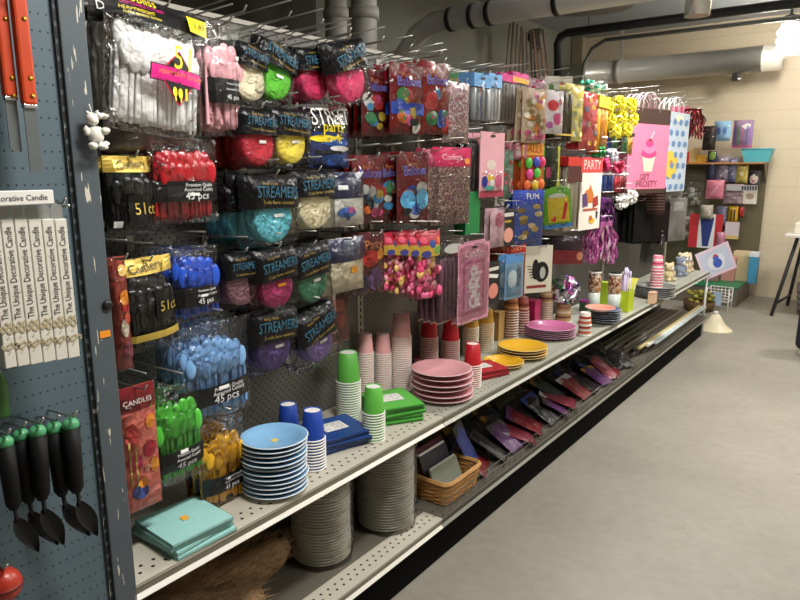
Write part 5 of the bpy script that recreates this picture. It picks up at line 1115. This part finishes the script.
# two brown raffia bundles
for k, (A, B_, rad, zc) in enumerate((((150, 615), (285, 545), .060, .070), ((120, 640), (262, 594), .062, .066))):
    a = onz(*A, ZD + zc); b = onz(*B_, ZD + zc); b.x = max(b.x, .09) if k == 0 else b.x
    if k == 0: a.x, b.x = min(a.x, .20), min(b.x, .14)
    d = b - a; L = d.length; rt = empty('raffia_bundle', a, (0, 0, math.atan2(d.y, d.x))); tag(rt, ['brown shaggy raffia bundle lying at the back of the deck', 'brown shaggy raffia bundle lying nearer the deck edge'][k], 'raffia', 'brown raffia bundles')
    mb = MB(); mb.tube([(L * t, .01 * math.sin(5 * t), .012 * math.sin(7 * t)) for t in [i / 12 for i in range(13)]], rad, mat((146, 116, 84), .9, 0, .3, 40, .6, 90), 16, True, [.55, .85, .95, 1, 1.02, .98, 1, .95, .98, .92, .85, .7, .35]); mb.build('core', rt)
    mb = MB(); r = random.Random(k)
    for i in range(900):
        t = r.random(); an = r.uniform(-.4, PI + .4); rr = rad * (1 if .1 < t < .85 else .75); P = Vector((L * t, rr * math.cos(an), rr * math.sin(an))); Q = P + Vector((r.uniform(.01, .05), r.uniform(-.006, .006) + .008 * math.cos(an), r.uniform(-.004, .006) + .008 * math.sin(an))); w = .0012
        mb.add([P + Vector((0, w, 0)), P - Vector((0, w, 0)), Q], [(0, 1, 2)], mat([(170, 136, 100), (126, 98, 70), (190, 156, 118)][i % 3], .9))
    mb.build('fibres', rt)['kind'] = 'stuff'
# wicker basket
c0 = onz(414, 503, ZD); c1 = onz(447, 511, ZD); c2 = onz(489, 487, ZD)
xr = XF - .014; yl = c1.y; yr = c2.y; xb = xr - .17; hb = .095
rt = empty('wicker_basket', (0, 0, ZD + .001)); tag(rt, 'tan rectangular wicker basket holding booklets on the deck edge', 'basket')
rt.location = ((xr + xb) / 2, (yl + yr) / 2, ZD + .001); hx, hy = (xr - xb) / 2, (yr - yl) / 2
def ring(z, fl, ph, amp, n=64):
    pts = []
    for i in range(n + 1):
        a = 2 * PI * i / n; ca, sa = math.cos(a), math.sin(a); e = .28
        X = (abs(ca) ** e) * (1 if ca > 0 else -1); Y = (abs(sa) ** e) * (1 if sa > 0 else -1); k = fl + amp * (1 if (i + ph) % 2 else -1)
        pts.append((X * (hx + k), Y * (hy + k), z))
    return pts
mb = MB()
for j in range(11): mb.tube(ring(.006 + j * .0078, -.016 + .0013 * j, j % 2, .0022), .0042, mat([(186, 136, 76), (170, 118, 62), (198, 150, 90)][j % 3], .6, 0, .2, 60), 5, False)
mb.build('woven_side', rt)
mb = MB()
for j in range(3): mb.tube(ring(hb - .004 + .005 * (j == 1), -.002 + .004 * (j - 1), j, .0012), .005, mat((196, 148, 86), .55, 0, .2, 60), 6, False)
mb.build('rim', rt)
MB().box((-hx + .02, -hy + .02, .002), (hx - .02, hy - .02, .007), (150, 104, 58)).build('bottom', rt)
bx, by = rt.location.x, rt.location.y
for k, (dx, hgt, tl, c, sp, d) in enumerate(((-.045, .17, .28, (90, 34, 48), None, 'maroon booklet leaning at the back of the basket'), (-.014, .15, .40, (64, 60, 70), (240, 238, 232), 'dark booklet with a white spiral edge in the basket'), (.02, .105, .40, (150, 156, 140), (190, 196, 180), 'grey green round edged booklet in the basket front'), (-.062, .15, .2, (110, 60, 70), None, 'dusky red booklet standing at the very back of the basket'))):
    o = empty('booklet', (bx + dx, by, ZD + .012), (0, -tl, 0)); tag(o, d, 'booklet', 'booklets in the wicker basket')
    wy = hy * .72
    MB().bbox((-.006, -wy, 0), (.006, wy, hgt), mat(c, .5), .002).build('cover', o)
    if sp: MB().bbox((-.004, -wy + .004, hgt - .001), (.004, wy - .004, hgt + .008), mat(sp, .4), .002).build('page_edge', o)
# loose party bags lying aslant on the deck behind the wire guard
pal = [((150, 24, 36), 'red'), ((34, 50, 120), 'blue'), ((70, 26, 40), 'wine red'), ((24, 22, 28), 'black'), ((196, 176, 60), 'yellow'), ((90, 110, 100), 'grey green'), ((120, 60, 130), 'violet'), ((200, 200, 204), 'silver'), ((46, 40, 44), 'charcoal'), ((170, 60, 80), 'rose'), ((30, 34, 60), 'midnight blue'), ((60, 44, 36), 'brown')]
sent = ['beside the basket', 'under the pink plates', 'under the yellow plates', 'under the violet plates', 'near the rolls']
r = random.Random(21); used = {}
def slant_bag(x, y, w, h, tl, c, dn, where, zrot=0.0, lift=0.0):
    key = dn + ' flat party bag lying on the deck ' + where; used[key] = used.get(key, 0) + 1
    lab = key if used[key] == 1 else dn + ' flat party bag ' + where + ', %s from the left' % ORD[used[key] - 1]
    o = empty('party_bag', (x, y, ZD + .006 + lift), (0, 0, zrot)); o.rotation_euler = (0, -tl, zrot)
    mb = MB(); fc = pillow(mb, w, h, .007, mat(c, .28, 0, .25, 20, .4, 40), .005, r.randrange(50)); mb.v = [(v[0] + .012, v[1], v[2] + h) for v in mb.v]; mb.build('pouch', o)
    hd = MB(); c2 = r.choice([(130, 24, 40), (170, 170, 168), (30, 46, 110), (150, 110, 40), (80, 36, 80), (24, 24, 28), (20, 20, 22), (40, 30, 34)]); hd.bbox((.008, -w * .5, h * .80), (.016, w * .5, h * 1.0), mat(c2, .35), .001); hd.build('header_card', o)
    ft = MB(); pillow(ft, w * 1.03, h * 1.01, .010, film_mat(.08), .007, r.randrange(40)); ft.v = [(v[0] + .012, v[1], v[2] + h) for v in ft.v]; ft.build('clear_bag', o)
    tag(o, lab, 'party bag', 'flat party bags on the deck')
y = 2.16; k = 0
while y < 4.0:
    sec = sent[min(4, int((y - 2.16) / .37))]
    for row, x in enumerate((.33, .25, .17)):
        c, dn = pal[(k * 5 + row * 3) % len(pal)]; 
        c = tuple(int(v * (.75, .45, .3)[row]) for v in c); dn = ('dark ' + dn) if row else dn  # colours darken row by row, painting in the shade under the shelf
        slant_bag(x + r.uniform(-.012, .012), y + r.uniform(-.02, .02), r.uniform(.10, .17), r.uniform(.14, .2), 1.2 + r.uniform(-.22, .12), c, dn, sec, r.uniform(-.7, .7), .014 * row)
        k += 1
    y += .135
# blue red flag bag standing out beside the basket, mixed crumpled bag
p = onz(487, 452, ZD + .10)
slant_bag(.30, p.y - .02, .12, .22, .5, (60, 80, 160), 'tall blue and red', 'beside the basket', .3)
# wrapping rolls lying along the far deck
rolls = []
for i in range(13): rolls.append((.03 + .0225 * i, .020 if i % 3 else .016, (i * .137) % .3, [(96, 90, 78), (70, 64, 56), (120, 112, 96), (84, 76, 62), (104, 98, 90)][i % 5], 0))
for i in range(6): rolls.append((.06 + .042 * i, .017, .1 + (i * .21) % .4, [(110, 104, 92), (60, 56, 52), (136, 126, 106)][i % 3], 1))
nm = {0: 'bottom layer', 1: 'upper layer'}; cnt = {0: 0, 1: 0}; tot = {0: 0, 1: 0}
def roll(x, z, rad, ya, yb_, c, lab, inner=(16, 14, 12)):
    o = empty('wrapping_roll', (x, ya, z)); L = yb_ - ya
    mb = MB(); mb.lathe([(rad * .72, 0), (rad, 0), (rad, L), (rad * .72, L)], mat(c, .3, 0, .2, 12), 16, Matrix.Rotation(-PI / 2, 4, 'X')); mb.build('paper', o)
    mb = MB(); mb.lathe([(rad * .70, .002), (rad * .60, .001), (rad * .60, L * .3), (0, L * .3)], inner, 14, Matrix.Rotation(-PI / 2, 4, 'X')); mb.build('cardboard_tube', o)
    tag(o, lab, 'wrapping roll', 'wrapping rolls on the far deck')
for i in range(11):
    rad = .0135 if i % 2 else .0145; x = .035 + .0255 * i
    roll(x, ZD + rad + .001, rad, 4.08 + (i * .137) % .28, 5.72, [(96, 90, 78), (70, 64, 56), (120, 112, 96), (84, 76, 62), (104, 98, 90)][i % 5], 'grey brown wrapping roll in the bottom layer, %s from the wall side' % ORD[i].replace('frontmost', 'first'))
for i in range(9):
    rad = .0135; x = .048 + .0255 * i
    roll(x, ZD + .0265 + rad, rad, 4.02 + (i * .211) % .36, 5.66, [(110, 104, 92), (60, 56, 52), (136, 126, 106), (90, 84, 74)][i % 4], 'grey brown wrapping roll in the upper layer, %s from the wall side' % ORD[i].replace('frontmost', 'first'))
for i, (c, d) in enumerate((((226, 208, 140), 'yellow'), ((236, 232, 220), 'white'), ((206, 222, 224), 'pale blue'))):
    roll(.30 + .024 * i, ZD + .052 + .010, .0115, 4.22 + .1 * i, 5.86, c, d + ' wrapping roll on top at the deck edge')

# ================================================================== far end: pegboard unit on the far wall
OL = hole_mat('olive_pegboard', (120, 112, 84), (40, 36, 26), 0, 2, .0254, .0254, .003, gam=.4)
rt = empty('far_shelving', (.41, 8.06, 0)); tag(rt, 'olive pegboard shelving unit standing against the far wall', 'shelving')
MB().box((-1.7, -.09, .2), (0, -.06, 1.47), OL).build('perforated_back', rt)
MB().box((-1.7, -.76, 0), (-.06, -.02, .185), mat((112, 106, 92), .5)).build('base_deck', rt)
MB().box((-1.7, -.775, .186), (-.055, -.02, .20), mat((36, 128, 84), .45)).build('green_deck_top', rt)
mb = MB(); mb.add([(-.012, -.06, 1.44), (-.012, -.06, 1.22), (-.012, -.30, 1.44), (0, -.06, 1.44), (0, -.06, 1.22), (0, -.30, 1.44)], [(0, 2, 1), (3, 4, 5), (0, 1, 4, 3), (1, 2, 5, 4), (2, 0, 3, 5)], mat((120, 108, 82), .5)); mb.build('bracket', rt)
MB().box((-1.7, -.34, 1.442), (0, -.06, 1.458), mat((190, 130, 70), .5)).build('upper_shelf', rt)
FG = 'toys hanging on the far pegboard'
def far(d, bx, b, y=7.80, cat='toy pack', n=1, nm='toy_pack', place=' on the far pegboard'):
    o = H(nm, d, cat, FG, bx, b, n, .04, far=y, place=place, hook=False); L = o.location
    mb = MB(); mb.tube([(L.x, y - .02, L.z - .008), (L.x, 7.969, L.z - .008)], .003, WIRE, 6); tag(mb.build('peg_hook'), 'wire peg hook holding the ' + d, 'hook', 'peg hooks on the far pegboard'); return o
pc = lambda cols, n, s: flr(cols, n, s)
far('pale blue bag with blue bow pattern', (714, 121, 731, 141), b_pouch((160, 200, 230), [('printed_picture', [('e', -.2, -.5, .12, .2, (90, 130, 200)), ('e', .15, -.5, .12, .2, (100, 140, 206))])], .02), 7.74)
far('pack of violet and pink sticks with a white tag', (733, 120, 753, 148), b_pouch((170, 140, 170), [('printed_picture', [('r', -.45 + .2 * k, -.2, -.34 + .2 * k, -.9, [(150, 110, 180), (110, 160, 110), (190, 120, 170), (120, 110, 170), (160, 120, 190)][k]) for k in range(5)] + [('r', -.5, -.9, .5, -1, (210, 110, 150))]), ('white_tag', [('p', [(-.1, -.22), (.2, -.12), (.4, -.22), (.12, -.34)], WHITE)])], .02), 7.76)
far('dark brown doll pack', (703, 126, 716, 150), b_pouch((52, 36, 32), pc([(90, 60, 50), (30, 22, 20)], 8, 2), .02), 7.72)
far('navy and green doll pack', (707, 151, 716, 182), b_pouch((30, 36, 70), [('printed_picture', [('e', 0, -.15, .4, .14, (120, 150, 60)), ('r', -.4, -.4, .4, -.9, (30, 30, 70))])], .02), 7.76)
far('lilac grey doll pack', (716, 156, 729, 182), b_pouch((150, 136, 150), pc([(180, 160, 180), (110, 100, 130), (206, 190, 200)], 12, 4), .02), 7.80)
far('blue grey doll pack', (728, 158, 737, 182), b_pouch((130, 130, 160), pc([(100, 100, 150), (190, 180, 190)], 8, 7), .02), 7.80)
far('yellow square toy pack', (736, 164, 748, 183), b_pouch((220, 200, 110), [('printed_picture', [('r', -.3, -.3, .3, -.7, (200, 170, 60)), ('e', 0, -.5, .2, .16, (236, 226, 180))])], .02), 7.80)
far('white faced doll pack with dark hair', (748, 171, 760, 187), b_pouch((90, 80, 90), [('printed_picture', [('e', 0, -.5, .36, .3, (230, 210, 200)), ('r', -.4, -.05, .4, -.3, (30, 24, 34)), ('e', 0, -.64, .12, .06, (190, 40, 50))])], .02), 7.82)
far('rose pink square bag', (706, 180, 724, 199), b_pouch((236, 146, 166), [('printed_picture', [('p', [(.1, -.3), (.3, -.2), (-.1, -.8), (-.2, -.7)], (244, 180, 190))])], .02), 7.72)
far('dusty lilac lace pack', (724, 184, 743, 204), b_pouch((190, 160, 170), pc([(210, 180, 190), (160, 130, 140), (220, 200, 200)], 16, 8), .02), 7.76)
far('white small card with price strip', (743, 189, 757, 204), b_card((226, 220, 206), [('printed_picture', [('e', 0, -.5, .3, .2, (170, 150, 130))])]), 7.82)
far('grey clear bead pack, upper one', (676, 182, 703, 206), b_lumpy([(170, 168, 160), (140, 138, 132), (200, 198, 190)], None, .2, 22, fcol=.2), 7.80)
far('pale clear bead pack, lower one', (668, 208, 693, 240), b_lumpy([(196, 194, 184), (170, 168, 158), (220, 218, 210)], None, .2, 24, fcol=.2), 7.80)
far('white and red pack with a blue costume', (689, 214, 722, 248), b_card((200, 50, 60), [('printed_picture', [('r', -.22, 0, .28, -1, (230, 230, 232)), ('p', [(-.18, -.1), (.24, -.1), (.12, -.95), (-.06, -.95)], (44, 60, 130))])]), 7.74)
far('silver foil star balloon pack', (700, 205, 713, 219), b_pouch((200, 190, 176), [('label', [('p', [(.1, -.2), (.4, -.4), (.2, -.8)], WHITE)])], .03), 7.70)
far('yellow and black toy pack', (728, 206, 738, 222), b_pouch((226, 180, 40), [('printed_picture', [('r', -.2, -.2, -.05, -.9, BLACK), ('r', .1, -.2, .25, -.9, BLACK)])], .02), 7.80)
far('small red toy pack', (738, 207, 744, 217), b_pouch((190, 40, 40), [], .02), 7.82)
far('white and lilac toy card', (725, 222, 739, 239), b_card((214, 200, 206), [('printed_picture', [('r', -.5, -.8, .5, -1, (220, 190, 120))])]), 7.78)
far('pink ribbon pack', (716, 232, 725, 246), b_pouch((224, 150, 176), [], .02), 7.74)
far('blue grey toy pack under the lilac pack', (716, 206, 727, 226), b_pouch((140, 140, 160), pc([(110, 110, 150), (180, 170, 180)], 8, 10), .02), 7.82)
mb = MB(); a = ony(727, 185, 7.7); b = ony(757, 191, 7.7); mb.box((a.x, 7.69, b.z), (b.x, 7.70, a.z), mat((176, 176, 176), .4)); o = mb.build('price_strip'); tag(o, 'grey price strip running across the far pegboard hooks', 'price strip')
mb = MB()
for k in range(6): x = a.x + (b.x - a.x) * (.5 + .085 * k); mb.box((x, 7.688, b.z + .008), (x + .018, 7.6895, a.z - .008), (60, 60, 66))
mb.build('printed_price', o)
MB().tube([(b.x - .05, 7.695, (a.z + b.z) / 2), (b.x - .05, 7.969, (a.z + b.z) / 2)], .004, WIRE, 6).build('wire_arm', o)
def onfar(px, pyb, pyt, wpx, y, z, col, dsc, nm, cat, dep=.1, lid=None):
    p = ony(px, pyb, y); s = mpp(p); w = wpx * s; h = (pyb - pyt) * s
    rt = empty(nm, (p.x, y, z)); tag(rt, dsc, cat)
    MB().bbox((-w / 2, -dep / 2, 0), (w / 2, dep / 2, h), mat(col, .5), .006).build('body', rt)
    MB().bbox((-w / 2 - .003, -dep / 2 - .003, h * .86), (w / 2 + .003, dep / 2 + .003, h + .004), mat(lid or tuple(min(255, int(v * 1.1)) for v in col), .5), .004).build('lid', rt)
ZU = 1.4585
# teal tray on the upper shelf
p = ony(757, 157, 7.83); s = mpp(p); rt = empty('teal_tray', (p.x, 7.86, ZU)); tag(rt, 'turquoise plastic tray on the right end of the upper shelf', 'tray')
w0, w1, h = 10.5 * s, 13.5 * s, 13 * s; mb = MB(); d0, d1 = .09, .115
vs = [(-w0, -d0, 0), (w0, -d0, 0), (w0, d0, 0), (-w0, d0, 0), (-w1, -d1, h), (w1, -d1, h), (w1, d1, h), (-w1, d1, h)]
mb.add(vs, [(3, 2, 1, 0), (0, 1, 5, 4), (1, 2, 6, 5), (2, 3, 7, 6), (3, 0, 4, 7), (0, 3, 7, 4)[:0] or (0, 1, 2, 3)], mat((96, 190, 204), .4)); mb.build('tray_shell', rt)
mb = MB(); mb.tube([(-w1, -d1, h), (w1, -d1, h), (w1, d1, h), (-w1, d1, h), (-w1, -d1, h)], .007, mat((110, 200, 214), .4), 6); mb.build('rim', rt)
mb = MB(); mb.bbox((-.03, -.03, .004), (.04, .03, h + .012), mat((40, 34, 34), .5), .006); o = mb.build('small_box', None, (p.x - .02, 7.86, ZU)); tag(o, 'small dark box sticking out of the turquoise tray', 'box')
for k, (px, w, hh, c, d) in enumerate(((686, 7, 10, (206, 40, 44), 'red'), (694, 8, 14, (206, 176, 120), 'tan'), (701, 8, 7, (236, 180, 50), 'yellow'))): onfar(px, 159, 159 - hh, w, 7.86, ZU, c, d + ' toy box on the upper shelf at the far wall', 'toy_box', 'toy box')
ZB = .2005
for (px, top, w, y, c, d) in ((736, 241, 20, 7.66, (170, 140, 170), 'violet flat box stacked on the tan carton'),):
    pass
onfar(741, 281, 252, 16, 7.82, ZB, (206, 190, 150), 'tan carton on the green deck at the far wall', 'carton', 'carton', .14)
onfar(752, 281, 250, 8, 7.70, ZB, (70, 150, 190), 'tall blue and white box on the green deck at the right', 'toy_box', 'toy box', .1, (230, 236, 240))
onfar(728, 280, 256, 12, 7.72, ZB, (196, 140, 130), 'rose carton on the green deck', 'carton', 'carton', .12)
onfar(712, 279, 262, 12, 7.62, ZB, (150, 120, 110), 'brown carton on the green deck behind the baby card', 'carton', 'carton', .12)
# basket with olive foliage and wire basket on the floor in front
p = onz(699, 304, 0.0); p.y = min(p.y, 7.0); p = ony(699, 303, 6.9); s = mpp(p)
rt = empty('foliage_basket', (p.x, 6.9, 0)); tag(rt, 'low brown basket of olive yellow foliage on the floor past the rolls', 'basket'); mb = MB()
mb.lathe([(0, .0), (.13, .0), (.15, .10), (.14, .10), (.12, .012), (0, .012)], mat((96, 72, 44), .8, 0, .3, 50, .5), 24); mb.build('basket_body', rt); mb = MB(); r = random.Random(5)
for i in range(60): a = r.uniform(0, 6.28); q = r.uniform(0, .12); mb.ball((q * math.cos(a), q * math.sin(a), .10 + r.uniform(0, .09)), (.026, .026, .018), mat([(150, 140, 50), (110, 110, 40), (176, 160, 80)][i % 3], .8), 6, 4)
o = mb.build('foliage', rt); o['kind'] = 'stuff'
p = ony(719, 300, 7.05); rt = empty('wire_basket', (p.x, 7.05, 0)); tag(rt, 'white wire basket stand with a pale blue tag at the floor', 'wire basket'); mb = MB(); s = mpp(p); hw = 10 * s
for z in (.10, .16, .22): mb.tube([(-hw, -.09, z), (hw, -.09, z), (hw, .09, z), (-hw, .09, z), (-hw, -.09, z)], .005, WHITE, 6)
for i in range(7):
    x = -hw + 2 * hw * i / 6
    mb.tube([(x, -.09, .22), (x, -.09, .10), (x, .09, .10), (x, .09, .22)], .003, WHITE, 5)
mb.build('wire_cage', rt)
for a in (-1, 1):
    for b in (-1, 1): MB().tube([(a * hw, b * .09, 0), (a * hw, b * .09, .22)], .006, WHITE, 6).build('leg', rt)
MB().box((-.03, -.102, .06), (.04, -.097, .2), mat((170, 196, 220), .5)).build('blue_tag', rt)
# white conical stand on the floor by the end of the deck
p = onz(713, 331, 0); rt = empty('cone_stand', (p.x, p.y + .05, 0)); tag(rt, 'cream conical stand foot on the floor by the deck end', 'stand')
MB().lathe([(0, 0), (.145, 0), (.147, .006), (.135, .014), (.095, .045), (.065, .085), (.045, .12), (.03, .14), (0, .14)], mat((232, 222, 190), .4), 32, caps=False).build('cone_foot', rt)
MB().lathe([(0, .139), (.018, .139), (.018, .165), (.012, .17), (0, .17)], WHITE, 16, caps=False).build('pole_socket', rt)
rt = empty('shelf_post', (.352, J[-1] + .006, ZD)); tag(rt, 'thin white post propping the far end of the long shelf', 'post')
MB().tube([(0, 0, -.17), (0, 0, ZS - ZD - .012)], .009, WHITE, 10).build('tube', rt)
MB().bbox((-.016, -.004, ZS - ZD - .013), (.016, .02, ZS - ZD - .008), WHITE, .001).build('top_plate', rt)

# folding table at the right
a = ony(785, 234, 7.0); zt = a.z; rt = empty('folding_table', (a.x, 7.0, 0)); tag(rt, 'white topped folding table with black legs at the right picture edge', 'table')
MB().bbox((0, 0, zt - .03), (1.5, .75, zt), mat((238, 234, 224), .4), .006).build('tabletop', rt)
for y in (.06, .69): mb = MB(); mb.tube([(.10, y, zt - .03), (-.04 if y < .3 else .02, y, .012), (-.04 if y < .3 else .02, y, .0)], .016, IRON, 8); mb.build('leg', rt)
for y in (.06, .69): mb = MB(); mb.tube([(1.4, y, zt - .03), (1.45, y, 0)], .016, IRON, 8); mb.build('leg', rt)
MB().tube([(-.02, .06, .12), (.04, .69, .12)], .012, IRON, 8).build('cross_bar', rt)
MB().bbox((.06, .1, zt + .0005), (.4, .5, zt + .10), mat((240, 232, 214), .5), .01).build('paper_stack', None, (a.x, 7.0, 0))
tag(bpy.data.objects['paper_stack'], 'white packet lying on the folding table at the right edge', 'packet')
for k, (z0, z1, c, d) in enumerate(((.30, .50, (60, 110, 50), 'green plastic tub stored under the folding table'), (.0, .298, (150, 140, 140), 'grey striped crate standing under the folding table'))):
    o = empty('storage_tub', (a.x + .34, 7.36, z0)); tag(o, d, 'tub')
    MB().lathe([(0, 0), (.20, 0), (.23, z1 - z0), (.215, z1 - z0), (.19, .01), (0, .01)], mat(c, .5), 28).build('tub_shell', o)
    mb = MB()
    for j in range(4): f = (j + .5) / 5; rr = .20 + .03 * f; mb.lathe([(rr + .001, f * (z1 - z0)), (rr + .004, f * (z1 - z0) + .012), (rr + .002, f * (z1 - z0) + .024)], mat(tuple(int(v * .7) for v in c), .5), 28)
    mb.build('rib', o)
# navy suitcase at the right edge
p = onz(792, 353, 0); rt = empty('suitcase', (p.x + .015, p.y - .1, 0), (0, .012, .0)); tag(rt, 'navy blue suitcase on casters at the right picture edge', 'suitcase')
MB().bbox((0, 0, .05), (.42, .25, .56), mat((24, 30, 48), .6, 0, .2, 30, .3, 150), .05, None, 4).build('case_body', rt)
for x in (.05, .37):
    for y in (.05, .2): MB().lathe([(0, -.012), (.024, -.012), (.024, .012), (0, .012)], mat((190, 188, 180), .4), 16, Matrix.Translation((x, y, .025)) @ Matrix.Rotation(PI / 2, 4, 'X')).build('caster', rt)
mb = MB(); mb.tube([(.14, .125, .555), (.14, .125, .60), (.28, .125, .60), (.28, .125, .555)], .01, IRON, 8); mb.build('handle', rt)
mb = MB(); mb.tube([(-.001, .125, .1), (-.001, .125, .5)], .004, (70, 74, 84), 6); mb.build('zip', rt)

# ================================================================== light
def area(name, loc, size, energy, col=(1, .95, .86), rot=(0, 0, 0)):
    l = bpy.data.lights.new(name, 'AREA'); l.shape = 'RECTANGLE'; l.size, l.size_y = size; l.energy = energy; l.color = col
    o = bpy.data.objects.new(name, l); COL.objects.link(o); o.location = loc; o.rotation_euler = rot
    return o
area('lamp_light', (1.15, .95, 2.35), (.2, .5), 30, (1, .97, .92))
area('lamp_light', (.95, 3.6, 2.6), (.25, .6), 58, (1, .97, .92))
area('lamp_light', (.0, 4.8, 2.7), (.2, .5), 30, (1, .97, .92))
area('lamp_light', (2.7, 2.4, 2.85), (.5, 1.2), 38, (1, .97, .92))
area('lamp_light', (2.0, 6.3, 2.85), (.4, .4), 54, (1, .95, .88))
w = bpy.data.worlds.new('world'); scn.world = w; w.use_nodes = True
w.node_tree.nodes['Background'].inputs[0].default_value = (.9, .92, 1, 1); w.node_tree.nodes['Background'].inputs[1].default_value = .08
scn.view_settings.view_transform = 'Standard'; scn.view_settings.exposure = 0.0
scn.cycles.transparent_max_bounces = 32

for _l, _o in LAB.items():
    if len(_l.split()) > 16: print('LONG', _l)
    if len(_o) > 1: print('DUP', len(_o), _l)
